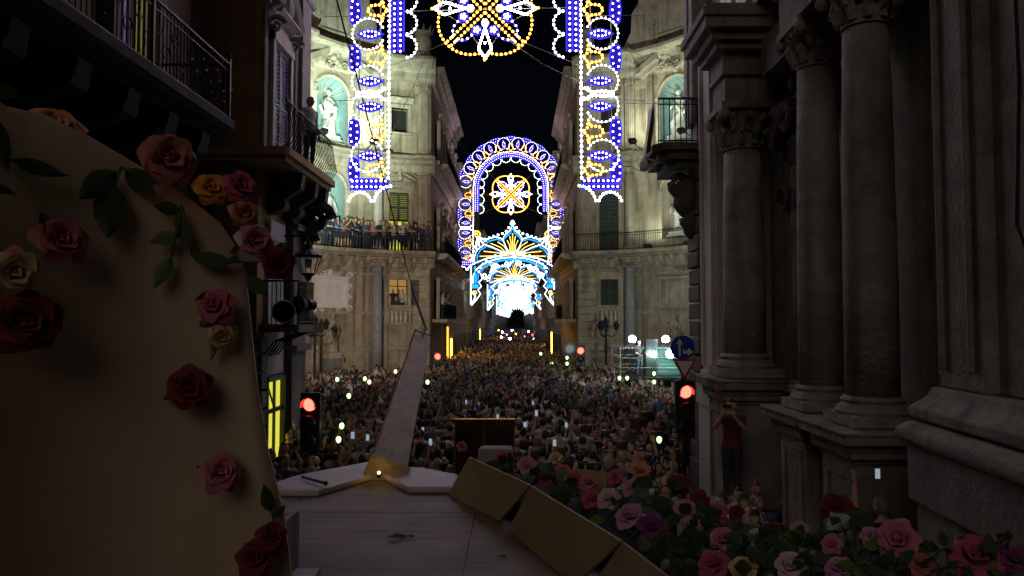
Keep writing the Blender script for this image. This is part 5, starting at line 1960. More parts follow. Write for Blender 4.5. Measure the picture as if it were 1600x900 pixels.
def facing(x, y):
    """away down the street in the middle ahead of the float, otherwise towards the float"""
    if abs(x - CX - .3) < 2.4 and y < 27:
        return PI + rnd.uniform(-.5, .5), True
    return math.atan2(-x, y) * .6 + rnd.uniform(-.5, .5), False


near_, far_ = [], []
for (x, y) in spots:
    h = rnd.uniform(.84, 1.1) if rnd.random() < .93 else rnd.uniform(.68, .8)
    q = proj((x, y, 1.62 * h))
    if q and 415 < q[0] < 1238 and q[1] < floor_edge(q[0]) + 4 and not (1110 < q[0] and y > 13):
        near_.append((y, x, h))
    elif q and -40 < q[0] < 1300:
        if y > 10:
            far_.append((x, y, h))
near_.sort()
heroes, rest = near_[:292], near_[292:]
far_ += [(x, y, h) for y, x, h in rest]
keys_front = ['down', 'down_f', 'one', 'up', 'two', 'two_f', 'crossed', 'bald', 'down', 'up_f', 'down_f', 'crossed']
for (y, x, h) in heroes:
    rz, away = facing(x, y)
    key = rnd.choice(keys_front if not away else ['down', 'down_f', 'down', 'bald', 'one', 'up', 'crossed', 'down'])
    sh = rnd.choice(SHIRTS)
    if x > 3.2:
        key = rnd.choice(['down', 'down_f', 'bald', 'crossed'])
    if away and rnd.random() < .5:
        sh = rnd.choice(SHIRTS[:6])
    what = 'back turned ahead of the float' if away else ('doorway side of the street' if x < -3.2 else ('church side of the street' if x > 1.2 else 'facing the float midway'))
    hs = {'down_f': 'long-haired ', 'up_f': 'long-haired ', 'two_f': 'long-haired ', 'bald': 'bald '}.get(key, 'short-haired ')
    act = {'one': 'holding up a phone', 'up': 'raising a phone overhead', 'up_f': 'raising a phone overhead', 'two': 'filming with both hands', 'two_f': 'filming with both hands', 'crossed': 'with folded arms'}.get(key, 'standing')
    lab = '%sperson in %s shirt %s, %s' % (hs, sh[0], act, what)
    o = place_person(key, (x, y, 0), rz, h, sh, lab, 'crowd around the float: ' + lab)
    if key in HOLD and (N_PHONES < 60 and rnd.random() < .55):
        N_PHONES += 1
        place_phone(o, key, 'phone held up by %sperson in %s shirt, %s' % (hs, sh[0], what), 'phones held up in the crowd')

# the rest of the crowd as one mass
def lo_person(pose, long_hair=False):
    b = MB()
    b.lathe([(.12, 0), (.15, .5), (.17, .92), (.15, 1.12), (.19, 1.36), (.13, 1.46), (.055, 1.5), (.055, 1.58)], n=8, sy=.66, mi=SHIRT)
    for sg in (-1, 1):
        J = joints(pose)['arms'][sg]
        b.tube([J[0], J[1]], [.06, .045], 5, SHIRT); b.tube([J[1], J[2], J[3]], [.044, .032, .03], 5, SKIN)
    k = len(b.f)
    head_into(b, (0, -.02, 1.62), 1.04, 0, long_hair, False, lo=True)
    nv = len(b.v)
    vm = np.zeros(nv, int)
    for f, mi in zip(b.f, b.m):
        for i in f:
            vm[i] = mi
    for f, mi in zip(b.f, b.m):
        if mi == HAIR:
            for i in f:
                vm[i] = HAIR
    V = np.array(b.v)
    vm[(V[:, 2] < .92) & (vm == SHIRT) & (np.abs(V[:, 0]) < .2)] = TROUS
    return V, b.f, vm


def mass(name, people, protos):
    allv, loops, tots, cols = [], [], [], []
    off = 0
    r = np.random.RandomState(5)
    for (x, y, h, rz) in people:
        V, Fc, vm = protos[r.randint(len(protos))]
        c, s_ = math.cos(rz), math.sin(rz)
        W = np.empty_like(V)
        W[:, 0] = x + (V[:, 0] * c - V[:, 1] * s_) * h; W[:, 1] = y + (V[:, 0] * s_ + V[:, 1] * c) * h; W[:, 2] = V[:, 2] * h
        allv.append(W)
        sh = SHIRTS[r.randint(len(SHIRTS))][1]
        t = r.uniform(.7, 1.15)
        pal = np.zeros((8, 3))
        pal[SKIN] = np.array((.60, .41, .31)) * t; pal[HAIR] = np.array((.03, .02, .014)) * r.uniform(.3, 3) if r.rand() < .88 else (.3, .28, .26)
        pal[SHIRT] = sh; pal[TROUS] = (.03, .035, .06)
        cols.append(pal[vm])
        for f in Fc:
            loops.extend(i + off for i in f); tots.append(len(f))
        off += len(V)
    me = bpy.data.meshes.new(name)
    Vv = np.concatenate(allv); Cc = np.concatenate(cols)
    me.vertices.add(len(Vv)); me.vertices.foreach_set('co', Vv.ravel())
    me.loops.add(len(loops)); me.loops.foreach_set('vertex_index', loops)
    me.polygons.add(len(tots))
    st = np.concatenate([[0], np.cumsum(tots)[:-1]]).astype(np.int32)
    me.polygons.foreach_set('loop_start', st)
    me.polygons.foreach_set('loop_total', np.array(tots, np.int32))
    me.update(calc_edges=True)
    at = me.attributes.new('tint', 'FLOAT_COLOR', 'POINT')
    at.data.foreach_set('color', np.concatenate([Cc, np.ones((len(Cc), 1))], 1).astype(np.float32).ravel())
    me.polygons.foreach_set('use_smooth', [True] * len(tots))
    me.materials.append(M['crowd_tint'])
    me.validate()
    return link(name, me)


LO = [lo_person('down'), lo_person('down', True), lo_person('phone_one'), lo_person('phone_up'), lo_person('phone_two'), lo_person('crossed'), lo_person('down'), lo_person('phone_two', True)]
mid = [(x, y, h, facing(x, y)[0]) for x, y, h in far_]
y = 62.0
while y < 240:
    d = .62 if y < 90 else .62 + (y - 90) * .006
    x = CX - 3.9
    while x < CX + 3.9:
        if rnd.random() < .9:
            mid.append((x + rnd.uniform(-.2, .2), y + rnd.uniform(-.2, .2), rnd.uniform(.9, 1.06), rnd.uniform(-.7, .7)))
        x += d * .95
    y += d
o = mass('crowd', mid, LO)
tag(o, 'dense night crowd packing the square and the long street', 'crowd', kind='stuff')

# spectators on balconies
def balcony_people(side, s0, s1, n, nn, z, count, what, F=None, seed=2):
    rg = random.Random(seed)
    F = F or FL[side]
    for i in range(count):
        s = s0 + (s1 - s0) * (i + .5) / count + rg.uniform(-.1, .1)
        n_ = n + rg.uniform(-nn, 0)
        p = Vector(F(s, n_, z)); d = Vector(F(s, n_ + 1, z)) - p
        key = rg.choice(['rail', 'rail_f', 'down', 'two', 'one', 'crossed', 'down_f', 'two_f', 'rail', 'rail_f'])
        sh = rg.choice(SHIRTS + [SHIRTS[0], SHIRTS[2], SHIRTS[3]])
        lab = 'person in %s shirt %s on the %s' % (sh[0], {'rail': 'leaning', 'rail_f': 'leaning in shorts', 'two': 'filming', 'two_f': 'filming with long hair', 'one': 'holding up a hand', 'crossed': 'with folded arms', 'down_f': 'standing with long hair'}.get(key, 'standing'), what)
        place_person(key, p, math.atan2(d.x, -d.y) + rg.uniform(-.3, .3), rg.uniform(.93, 1.05), sh, lab, 'spectators: ' + lab)


balcony_people('left', -2.6, 6.1, .78, .0, 8.5, 28, 'palace balcony at the rail', seed=3)
balcony_people('left', -2.4, 5.9, .34, .1, 8.5, 21, 'palace balcony back row', seed=9)
Gf = flat_map(CX - 4.25, 45.15, 1)
balcony_people('left', 1.2, 7.9, .62, .1, 4.45, 12, 'low street balcony', Gf, 5)
balcony_people('left', .8, 9.5, .66, .1, 8.5, 10, 'street-side palace balcony', Gf, 6)
rgw = FL['left']
for i, s in enumerate((4.05, 4.4, 4.62)):
    sh = SHIRTS[(2, 6, 0)[i]]
    place_person('rail', rgw(s, -.32 - .1 * (i == 1), 4.62), toward_centre('left', s), .95, sh, 'person in %s shirt looking out of the lit window above the balusters' % sh[0], 'people at the lit palace window')

# man on the bulging balcony, side-on, looking at the lights
pm = person_mesh('person_balcony_man', 'down', head_yaw=.25)
o = link('person', pm, None, (-5.2, 18.3, 8.15), (0, 0, RAD(62)), 1.06)
o.color = (.85, .85, .95, 1)
tag(o, 'dark-haired man in pale blue shirt standing alone on the bulging iron balcony', 'person')
# man filming on the church step
pm2 = person_mesh('person_step_man', 'phone_two', head_yaw=-.1)
o = link('person', pm2, None, (3.82, 13.3, 1.2), (0, 0, RAD(-25)), 1.03)
o.color = (.16, .03, .035, 1)
tag(o, 'man in dark red shirt filming from the church step between the pedestals', 'person')
T = thing('phone', 'dark phone held by the man filming on the church step', 'phone', Vector((3.82, 13.3, 1.2)) + Matrix.Rotation(RAD(-25), 3, 'Z') @ Vector((0, -.42, 1.7)), RAD(-25))
link('body', PHONE, T, rot=(0, PI / 2, 0)); link('screen', PSCREEN, T, rot=(0, PI / 2, 0))
# arm with a bright phone beside the church base
pm3 = PV['up']
pz = P(1371, 740, 8.2)
o = link('person', pm3, None, (4.3, 8.2, .0), (0, 0, RAD(200)), 1.0)
o.location = (pz.x + .17, 8.45, pz.z - 2.06)
o.color = (.02, .02, .02, 1)
tag(o, 'person in black raising a bright phone in the dark beside the great stone base', 'person')
T = thing('phone', 'bright phone screen glowing in the dark gap beside the great stone base', 'phone', pz, RAD(180))
link('body', PHONE, T, scale=.8); link('screen', PSCREEN, T, scale=.8)
m = MB(); zf = pz.z - 2.06
m.box(pz.x - .3, 5.28, 8.05, 8.72, 0, zf); m.build('step', 'grey_stone', TC)

# ------------------------------------------------------------------ hand-held lamps glowing over the crowd
LAMPS = ((545, 617, 21, 'hand lamp glowing halfway between the red light and the bowsprit'), (527, 592, 27, 'hand lamp glowing below the fountain statue'), (570, 591, 28, 'upper of two hand lamps glowing close together below the palace column'),
         (577, 596, 27, 'lower of two hand lamps glowing close together below the palace column'), (618, 580, 33, 'hand lamp glowing just beside the raised bowsprit end, palace side'), (534, 663, 16.5, 'upper hand lamp glowing right beside the near red traffic light'),
         (529, 684, 15, 'lower hand lamp glowing right beside the near red traffic light'), (668, 596, 26, 'hand lamp glowing on the street side of the bowsprit'), (1030, 684, 14.5, 'hand lamp glowing alone before the church step'),
         (968, 590, 29, 'outer of the two hand lamps side by side before the scaffold'), (980, 590, 29, 'inner of the two hand lamps side by side before the scaffold'), (1022, 583, 31, 'upper hand lamp glowing below the teal scaffold lamps'),
         (1022, 596, 29, 'lower hand lamp glowing below the teal scaffold lamps'), (862, 568, 46, 'hand lamp glowing in mid street before the round arch'), (886, 568, 40, 'lower hand lamp beside the distant red light'), (845, 553, 50, 'farthest hand lamp in the street crowd'), (886, 559, 44, 'upper hand lamp beside the distant red light'))
for px, py, y, lab in LAMPS:
    p = P(px, py, y)
    T = thing('hand_lamp', lab, 'lamp', (p.x, p.y, p.z - .1), 0, 'hand lamps over the crowd')
    s_ = .45 + y * .012
    link('globe', GLOBE, T, scale=s_); 
    m = MB(); m.tube([(0, 0, 0), (0, .02, -.2), (.02, .05, -p.z + 1.75)], .018, 6); m.build('handle', 'dark_metal', T)
# ------------------------------------------------------------------ traffic lights and signs
def traffic_light(label, loc, zl, lens_r=.11, back_post=True):
    """loc on the ground, zl height of the lit red lens; faces the camera"""
    T = thing('traffic_light', label, 'traffic light', loc, 0, 'red traffic lights')
    m = MB(); m.tube([(0, .16, 0), (0, .16, zl + .25)], .05, 10); m.lathe([(.12, 0), (.1, .12), (.06, .2)], (0, .16, 0), 10); m.build('post', 'dark_metal', T)
    h = lens_r / .11
    m = MB(); m.box(-.17 * h, .17 * h, -.0, .14, zl - .82 * h, zl + .2 * h); ho = m.build('housing', 'dark_metal', T, bevel=.03)
    for k in range(3):
        z = zl - .3 * h * k
        m = MB(lambda a, b, c: (a, -c, b)); m.lathe([(lens_r, .0), (lens_r * .85, .02), (lens_r * .45, .035), (.001, .04)], (0, z, .0), 18)
        m.build('lens', 'lamp_red' if k == 0 else 'lens_off', T, True)
        m = MB()
        n = 12; vs, fs = [], []
        for i in range(n + 1):
            a = RAD(-20 + 220 * i / n)
            for d in (0, -.17 * h):
                vs.append((lens_r * 1.12 * math.cos(a), d, z + lens_r * 1.12 * math.sin(a)))
        for i in range(n):
            fs.append((2 * i, 2 * i + 2, 2 * i + 3, 2 * i + 1))
        m.add(vs, fs); v = m.build('visor', 'dark_metal', T)
        so = v.modifiers.new('s', 'SOLIDIFY'); so.thickness = .006
    return T


p = P(484, 632, 15.5); traffic_light('red traffic light in front of the lime-lit doorway', (p.x, p.y, 0), p.z, .135)
p = P(1071, 612, 14.2); traffic_light('red traffic light under the give-way sign', (p.x, p.y, 0), p.z, .12)
p = P(684, 557, 42); traffic_light('distant red traffic light at the crowded palace corner', (p.x, p.y, 0), p.z, .16)
p = P(907, 548, 42); traffic_light('distant red traffic light at the closed-shutter palace corner', (p.x, p.y, 0), p.z, .18)


def disc(mb, c, r, y, mi=0, n=28):
    mb.prism([(c[0] + r * math.cos(2 * PI * i / n), c[1] + r * math.sin(2 * PI * i / n)) for i in range(n)], y, y + .012, mi, axis=1)


p = P(1067, 543, 14.45)
T = thing('direction_sign', 'round blue sign with white straight-on and right arrows', 'sign', (p.x, p.y, 0))
m = MB(); m.tube([(0, .08, 0), (0, .08, p.z + .3)], .03, 8); m.build('post', 'painted_metal', T)
m = MB(); disc(m, (0, p.z), .235, .0); m.build('plate', 'sign_blue', T)
m = MB(); disc(m, (0, p.z), .245, .014); m.build('rim', 'sign_white', T)
z = p.z
m = MB()
m.prism([(-.085, z - .17), (-.045, z - .17), (-.045, z + .06), (.0, z + .06), (-.065, z + .18), (-.13, z + .06), (-.085, z + .06)], -.006, -.002, axis=1)
m.build('straight_arrow', 'sign_white', T)
m = MB()
m.prism([(-.0, z - .02), (.06, z - .09), (.06, z - .05), (.1, z - .05), (.1, z), (.2, z - .08), (.1, z - .17), (.1, z - .12), (-.0, z - .12)], -.006, -.002, axis=1)
m.build('right_arrow', 'sign_white', T)
p = P(1069, 572, 14.5)
T2 = thing('give_way_sign', 'inverted white triangle give-way sign with red border', 'sign', (p.x, p.y - .05, 0))
z = p.z
m = MB(); m.prism([(-.24, z + .14), (.24, z + .14), (0, z - .27)], .0, .012, axis=1); m.build('border', 'sign_red', T2)
m = MB(); m.prism([(-.165, z + .1), (.165, z + .1), (0, z - .185)], -.006, -.001, axis=1); m.build('face', 'sign_white', T2)
m = MB(); m.tube([(0, .05, 0), (0, .05, z + .2)], .022, 8); m.build('post', 'painted_metal', T2)
p = P(890, 545, 41)
T3 = thing('no_entry_sign', 'small round blue-rimmed sign by the distant traffic light', 'sign', (p.x, p.y, 0))
m = MB(); disc(m, (0, p.z), .34, 0, 0); m.build('rim', 'sign_blue', T3)
m = MB(); disc(m, (0, p.z), .22, -.006, 0); m.build('face', 'sign_white', T3)
m = MB(); m.tube([(0, .05, 0), (0, .05, p.z + .2)], .03, 8); m.build('post', 'painted_metal', T3)

# ------------------------------------------------------------------ television platform with lamps
X0, X1, Y0, Y1 = 4.75, 8.1, 34.2, 37.2
T = thing('scaffold_platform', 'scaffold platform with rails and bright lamps in front of the closed-shutter palace', 'platform', (0, 0, 0))
ZD = 1.75
m = MB()
for x in (X0, (X0 + X1) / 2, X1):
    for y in (Y0, Y1):
        m.tube([(x, y, 0), (x, y, 3.15)], .03, 8)
m.build('posts', 'painted_metal', T)
m = MB()
for z in (ZD + .45, ZD + .9, 3.1):
    for y in (Y0, Y1):
        m.tube([(X0, y, z), (X1, y, z)], .024, 6)
    for x in (X0, X1):
        m.tube([(x, Y0, z), (x, Y1, z)], .024, 6)
m.build('rails', 'painted_metal', T)
m = MB(); m.box(X0 - .1, X1 + .1, Y0 - .1, Y1 + .1, ZD - .1, ZD); m.build('deck', 'dark_metal', T)
m = MB(); m.box(X0 + 1.3, X0 + 1.85, Y0 + .6, Y0 + 1.1, ZD, 3.5); m.build('equipment_rack', 'dark_metal', T)
m = MB(); slatted_leaf(MB(), 0, 1, 0, 1, 0)
q = MB(front_map(0, Y0 + 1.6)); slatted_leaf(q, X0 + 1.9, X1 - .1, ZD + .02, 3.1, 0, slats=7); q.build('louvre_panel', 'teal_panel', T)
m = MB(); m.add([(X0 + .9, Y0 - .14, ZD - .45), (X0 + 1.6, Y0 - .14, ZD - .45), (X0 + 1.6, Y0 - .14, ZD - .12), (X0 + .9, Y0 - .14, ZD - .12), (X0 + .9, Y0 - .12, ZD - .45), (X0 + 1.6, Y0 - .12, ZD - .45), (X0 + 1.6, Y0 - .12, ZD - .12), (X0 + .9, Y0 - .12, ZD - .12)],
               [(0, 1, 2, 3), (7, 6, 5, 4), (0, 4, 5, 1), (3, 2, 6, 7)]); m.build('notice_board', 'sign_white', T)
for i, (px, py, y, mt, r) in enumerate(((988, 530, 34.3, 'floodlamp', .17), (1040, 530, 34.3, 'floodlamp', .17), (1022, 554, 34.4, 'floodlamp_teal', .15), (1047, 553, 34.4, 'floodlamp_teal', .2))):
    p = P(px, py, y)
    L = thing('work_lamp', ['bright violet-white lamp on the corner post of the scaffold platform', 'bright violet-white lamp on the scaffold above the round blue sign', 'teal-white lamp beside the louvres of the scaffold', 'largest teal-white lamp on the scaffold beside the round blue sign'][i], 'lamp', p, 0, 'lamps on the scaffold platform')
    m = MB(); m.ball((0, 0, 0), r, 14, 10); m.build('bulb', mt, L, True)
    m = MB(); m.lathe([(r * .5, -r * 1.15), (r * .55, -r * .8)], n=12); m.build('socket', 'dark_metal', L)
    m = MB(); m.tube([(0, .12, 0), (0, .16, -p.z + 3.05 if p.z > 3.1 else .4)], .02, 6); m.build('bracket', 'dark_metal', L)
# cameraman on the platform
o = place_person('rail', (X0 + 1.0, Y0 + .75, ZD), RAD(20), .98, SHIRTS[2], 'camera operator in black on the scaffold platform', None)

# ------------------------------------------------------------------ candelabra street lamps (unlit)
def candelabra(label, loc, h):
    T = thing('street_lamp', label, 'street lamp', loc, 0, 'iron candelabra street lamps')
    m = MB(); m.lathe([(.3, 0), (.26, .3), (.16, .5), (.12, 1.0), (.07, 1.2), (.055, h - .9), (.09, h - .8), (.04, h - .6)], n=12); m.build('post', 'iron', T, True)
    for a in range(3):
        c, s_ = math.cos(a * 2 * PI / 3), math.sin(a * 2 * PI / 3)
        m = MB(); m.tube([(0, 0, h - 1.0), (c * .3, s_ * .3, h - 1.1), (c * .55, s_ * .55, h - .95), (c * .55, s_ * .55, h - .75)], .03, 6); m.build('arm', 'iron', T)
        m = MB(); m.lathe([(.07, 0), (.16, .28), (.18, .3), (.08, .42), (.03, .52)], (c * .55, s_ * .55, h - .75), 8); m.build('lantern', 'glass_dark', T)
    m = MB(); m.lathe([(.07, 0), (.17, .3), (.2, .32), (.08, .45), (.03, .6)], (0, 0, h - .6), 8); m.build('lantern', 'glass_dark', T)
    return T


p = P(492, 527, 36); candelabra('iron candelabra street lamp beside the fountain statue', (p.x, p.y, 0), 4.7)
p = P(947, 520, 40); candelabra('iron candelabra street lamp between the traffic light and scaffold', (p.x, p.y, 0), 4.6)

# wall lantern on the corner house
p = P(482, 408, 18.2)
T = thing('wall_lantern', 'large iron wall lantern hanging beside the corner house pilaster', 'lantern', p)
m = MB()
for a in range(6):
    c, s_ = math.cos(a * PI / 3), math.sin(a * PI / 3)
    m.tube([(c * .2, s_ * .2, -.28), (c * .32, s_ * .32, .1)], .014, 5)
m.lathe([(.34, .1), (.36, .14), (.12, .3), (.1, .36), (.03, .5)], n=12); m.lathe([(.2, -.3), (.1, -.38), (.03, -.5)], n=10)
m.tube([(0, 0, .5), (-.1, 0, .62), (-5.9 - p.x + .02, .0, .62)], .025, 6)
m.build('cage', 'iron', T)
m = MB(); m.ball((0, 0, -.05), (.09, .09, .12), 10, 8); m.build('globe', 'pale_plaster', T, True)

# horn loudspeakers on the low balcony railing
for i, (px, py, y, r, tilt) in enumerate(((443, 487, 16.6, .25, .25), (466, 476, 17.4, .22, -.5))):
    p = P(px, py, y)
    T = thing('horn_loudspeaker', ['round horn loudspeaker facing the street on the low balcony', 'second horn loudspeaker turned away on the low balcony railing'][i], 'loudspeaker', p, tilt, 'horn loudspeakers on the low balcony')
    prof = [(r, 0), (r * .96, .02), (r * .6, .14), (r * .3, .26), (r * .22, .34)]
    n = 22; vs, fs = [], []
    for rr, d in prof:
        for j in range(n):
            a = 2 * PI * j / n
            vs.append((rr * math.cos(a), d, rr * math.sin(a)))
    for k in range(len(prof) - 1):
        for j in range(n):
            fs.append((k * n + j, k * n + (j + 1) % n, (k + 1) * n + (j + 1) % n, (k + 1) * n + j))
    m = MB(); m.add(vs, fs); h = m.build('horn', 'dark_metal', T, True); so = h.modifiers.new('s', 'SOLIDIFY'); so.thickness = .012
    m = MB(lambda a, b, c: (a, c, b)); m.lathe([(.12, .33), (.12, .5)], n=14); m.build('driver', 'dark_metal', T)
    m = MB(); m.ball((0, .2, 0), r * .16, 8, 6); m.build('centre_cap', 'painted_metal', T)
    m = MB(); m.tube([(r * math.cos(2 * PI * j / 22), 0, r * math.sin(2 * PI * j / 22)) for j in range(22)], .014, 5, closed=True); m.build('rim', 'rim_edge', T)
    m = MB(); m.tube([(0, .3, -.05), (0, .35, -r - .15)], .018, 6); m.build('bracket', 'dark_metal', T)

# dome surveillance camera under the church corner balcony
p = P(1006, 260, 17.0)
T = thing('dome_camera', 'white dome surveillance camera on an arm below the church balcony', 'camera', p)
m = MB(); m.lathe([(.02, -.12), (.08, -.1), (.1, -.02), (.11, .06), (.09, .12), (.03, .15)], n=14); m.build('dome', 'white_panel', T, True)
m = MB(); m.tube([(0, 0, .14), (.02, 0, .2), (.35, .2, .16), (.95, .45, .1)], .025, 6); m.build('arm', 'white_panel', T)

# wires strung across the square
for a, b, lab in ((P(605, 335 - 110, 22.6), P(672, 70, 44), 'thin wire from the light arch up to the palace crown'), (P(905, 150, 22.9), Vector((4.2, 17.2, 9.5)), 'thin wire from the light arch to the church balcony'),
                  (P(790, 60, 22.85), P(905, 128, 22.9), 'thin wire across the sky below the gold rosette')):
    m = MB(); m.tube([a, a.lerp(b, .5) - Vector((0, 0, .12)), b], .012, 4)
    tag(m.build('wire', 'wire_pale'), lab, 'wire')

# processional banner ahead of the float
p = P(757, 655, 11.8)
T = thing('banner', 'dark red processional banner on a gold pole with crossbar in the crowd', 'banner', (p.x, p.y, 0))
m = MB(); m.tube([(0, 0, 0), (0, 0, p.z + .12)], .017, 8); m.build('pole', 'gold', T)
m = MB(); m.tube([(-.5, -.02, p.z), (.5, -.02, p.z)], .014, 8); m.ball((-.5, -.02, p.z), .025, 8, 6); m.ball((.5, -.02, p.z), .025, 8, 6); m.build('crossbar', 'gold', T)
m = MB(); nx = 24; vs, fs = [], []
for j in range(7):
    for i in range(nx + 1):
        x = -.46 + .92 * i / nx
        vs.append((x, .03 + .025 * math.sin(i * 1.1 + j * .3) * (j / 6 + .3), p.z - .02 - 1.15 * j / 6))
for j in range(6):
    for i in range(nx):
        a = j * (nx + 1) + i
        fs.append((a, a + 1, a + nx + 2, a + nx + 1))
m.add(vs, fs); c = m.build('cloth', 'banner_red', T, True); so = c.modifiers.new('s', 'SOLIDIFY'); so.thickness = .008
m = MB()
for sg in (-1, 1):
    m.tube([(sg * .47, .02, p.z), (sg * .47, .02, p.z - 1.15)], .012, 6)
    for i in range(5):
        m.tube([(sg * (.2 + .05 * i), -.02, p.z - .01), (sg * (.2 + .05 * i), -.02, p.z - .09)], .008, 5)
tag(m.build('fringe', 'gold', T), kind='stuff')

# festival lamps far down the street
for i, (px, py, y, mt) in enumerate(((785, 519, 150, 'w'), (792, 523, 130, 'p'), (800, 516, 170, 'w'), (806, 522, 140, 'a'), (783, 527, 120, 'w'), (826, 518, 160, 'w'), (832, 523, 130, 'r'), (838, 517, 165, 'a'), (779, 516, 160, 'a'), (797, 529, 105, 'w'), (834, 531, 110, 'w'), (820, 526, 125, 'p'))):
    p = P(px, py, y)
    L = thing('festival_lamp', 'small %s lamp on a pole among the farthest street crowd' % {'w': 'white', 'p': 'pink', 'a': 'amber', 'r': 'red'}[mt], 'lamp', p, 0, '%s lamps far down the street' % mt)
    m = MB(); m.ball((0, 0, 0), .16, 8, 6); m.build('globe', {'w': 'floodlamp', 'p': glow('lamp_pink%d' % i, (1, .35, .7), 4), 'a': 'bulb_gold', 'r': 'lamp_red'}[mt], L, True)
    m = MB(); m.tube([(0, 0, -.1), (0, 0, -p.z)], .03, 6); m.build('pole', 'dark_metal', L)

# warm lamp under the bulging balcony
T = thing('wall_lamp', 'warm lamp glowing under the bulging balcony of the corner house', 'lamp', (-6.35, 16.35, 7.55))
m = MB(); m.ball((0, 0, 0), .06, 10, 8); m.build('bulb', 'wall_bulb', T, True)
m = MB(); m.tube([(0, 0, .05), (0, .1, .12), (0, .34, .12)], .015, 6); m.lathe([(.03, .05), (.05, .09)], n=10); m.build('bracket', 'dark_metal', T)
# ------------------------------------------------------------------ the parade float, shaped like a ship's bow
ZF = 3.1
TF = thing('parade_float', 'ship-shaped parade float with plywood deck, bowsprit and flower boards', 'parade float', (0, 0, 0))
outline = [(-1.12, 6.32), (-.42, 5.62), (.05, 4.85), (.55, 3.75), (1.15, 2.2), (1.4, .5), (1.4, -3), (-3.5, -3), (-3.5, .5), (-3.1, 2.2), (-2.55, 3.75), (-2.05, 4.95), (-1.75, 5.7)]
m = MB()
low = [(-1.1 + (x + 1.1) * .78, y * .93 if y > 0 else y) for x, y in outline]
n = len(outline)
m.add([(x, y, .45) for x, y in low] + [(x, y, ZF - .05) for x, y in outline], [tuple(range(n - 1, -1, -1)), tuple(range(n, 2 * n))] + [(k, (k + 1) % n, n + (k + 1) % n, n + k) for k in range(n)])
m.build('hull', 'hull_dark', TF)
# deck sheets butted with a fine gap
def clip_poly(poly, f):
    out = []
    for (a, b) in zip(poly, poly[1:] + poly[:1]):
        fa, fb = f(a), f(b)
        if fa >= 0:
            out.append(a)
        if (fa >= 0) != (fb >= 0):
            t = fa / (fa - fb)
            out.append((a[0] + (b[0] - a[0]) * t, a[1] + (b[1] - a[1]) * t))
    return out


ins = [(-1.1 + (x + 1.1) * .985, y - .02) for x, y in outline]
ycut = [-3.1, -.9, 1.5, 3.35, 5.05, 6.5]
for a, b in zip(ycut[:-1], ycut[1:]):
    for c, d in (((-4, -2.1), (-2.1, -.28), (-.28, 2)) if (a > 0) else ((-4, -1.2), (-1.2, 2))):
        q = clip_poly(ins, lambda p: p[1] - a - .002); q = clip_poly(q, lambda p: b - .002 - p[1]) if q else q
        q = clip_poly(q, lambda p: p[0] - c - .002) if q else q; q = clip_poly(q, lambda p: d - .002 - p[0]) if q else q
        if len(q) > 2:
            m = MB(); m.prism(q, ZF - .045, ZF + rnd.uniform(-.002, .002)); m.build('deck_sheet', 'deck_ply', TF)
# painted rim slabs at the bow
for pts in ([(432, 752), (468, 741), (575, 721), (592, 738), (498, 766), (434, 766)], [(606, 727), (660, 730), (716, 741), (706, 761), (638, 761), (600, 741)]):
    poly = [tuple(PZ(x, y, ZF + .05).xy) for x, y in pts]
    m = MB(); m.prism(poly, ZF + .004, ZF + .05); m.build('bow_rim', 'rim_paint', TF, bevel=.012)
# bowsprit: squared beam pointing ahead and up
a, b = P(602, 741, 6.15), P(657, 532, 12.6)
d = (b - a).normalized(); sx = d.cross(Vector((0, 0, 1))).normalized(); up = sx.cross(d)
sx, up = sx * math.cos(RAD(22)) - up * math.sin(RAD(22)), sx * math.sin(RAD(22)) + up * math.cos(RAD(22))
m = MB(lambda x, y, z: (x, y, z))
vs = []
for c, w, h in ((a - d * .1, .15, .14), (a + d * 3, .145, .14), (b, .14, .13)):
    for i, j in ((-1, -1), (1, -1), (1, 1), (-1, 1)):
        vs.append(c + sx * w * i + up * h * j)
m.add(vs, [(0, 1, 2, 3), (11, 10, 9, 8)] + [(k * 4 + i, k * 4 + (i + 1) % 4, k * 4 + 4 + (i + 1) % 4, k * 4 + 4 + i) for k in (0, 1) for i in range(4)])
bs = m.build('bowsprit', 'beam_wood', TF, bevel=.018)
m = MB(); e = b - d * .35 + up * .14
m.tube([e, e + up * .08, e + up * .1 + d * .08, e + up * .02 + d * .1], .02, 6); m.tube([(e + up * .12) + Vector((.04 * math.cos(t), .04 * math.sin(t), 0)) for t in [i * PI / 5 for i in range(10)]], .012, 5, closed=True)
m.build('shackle', 'painted_metal', bs)
m = MB(); f0 = e + up * .14; f1 = P(645, 455, 12.0); f2 = P(521, -20, 6.5); f3 = P(470, -220, 4.5)
m.tube([f0, f1], .022, 6); m.build('turnbuckle', 'painted_metal', bs)
m = MB(); m.tube([f1, f1.lerp(f2, .5), f2, f3], .008, 6); m.build('forestay', 'cable', TF)
m = MB(); m.tube([PZ(484, 745, ZF + .07) - Vector((.06, 0, 0)), PZ(508, 755, ZF + .08)], .01, 6); m.ball(PZ(509, 755, ZF + .08), .018, 8, 6); m.build('cleat', 'cable', TF)
# mast that carries the stay, behind the camera
m = MB(); m.tube([(-1.1, -2.2, ZF), (-1.1, -2.2, 12)], .12, 12); m.build('mast', 'beam_wood', TF)
m = MB(); m.tube([f3, (-1.1, -2.1, 11.5)], .012, 6); m.build('backstay', 'cable', TF)
# tall curved flower board on the camera's side
edge = [(-70, 118), (-30, 150), (0, 168), (60, 181), (130, 213), (220, 264), (300, 316), (345, 350), (372, 392), (386, 440), (394, 520), (404, 610), (417, 690), (430, 745), (444, 800), (452, 860), (462, 960), (480, 1120)]


def board_y(px):
    return 1.72 + .42 * (px / 430) + .1 * math.sin((px + 70) / 560 * PI)


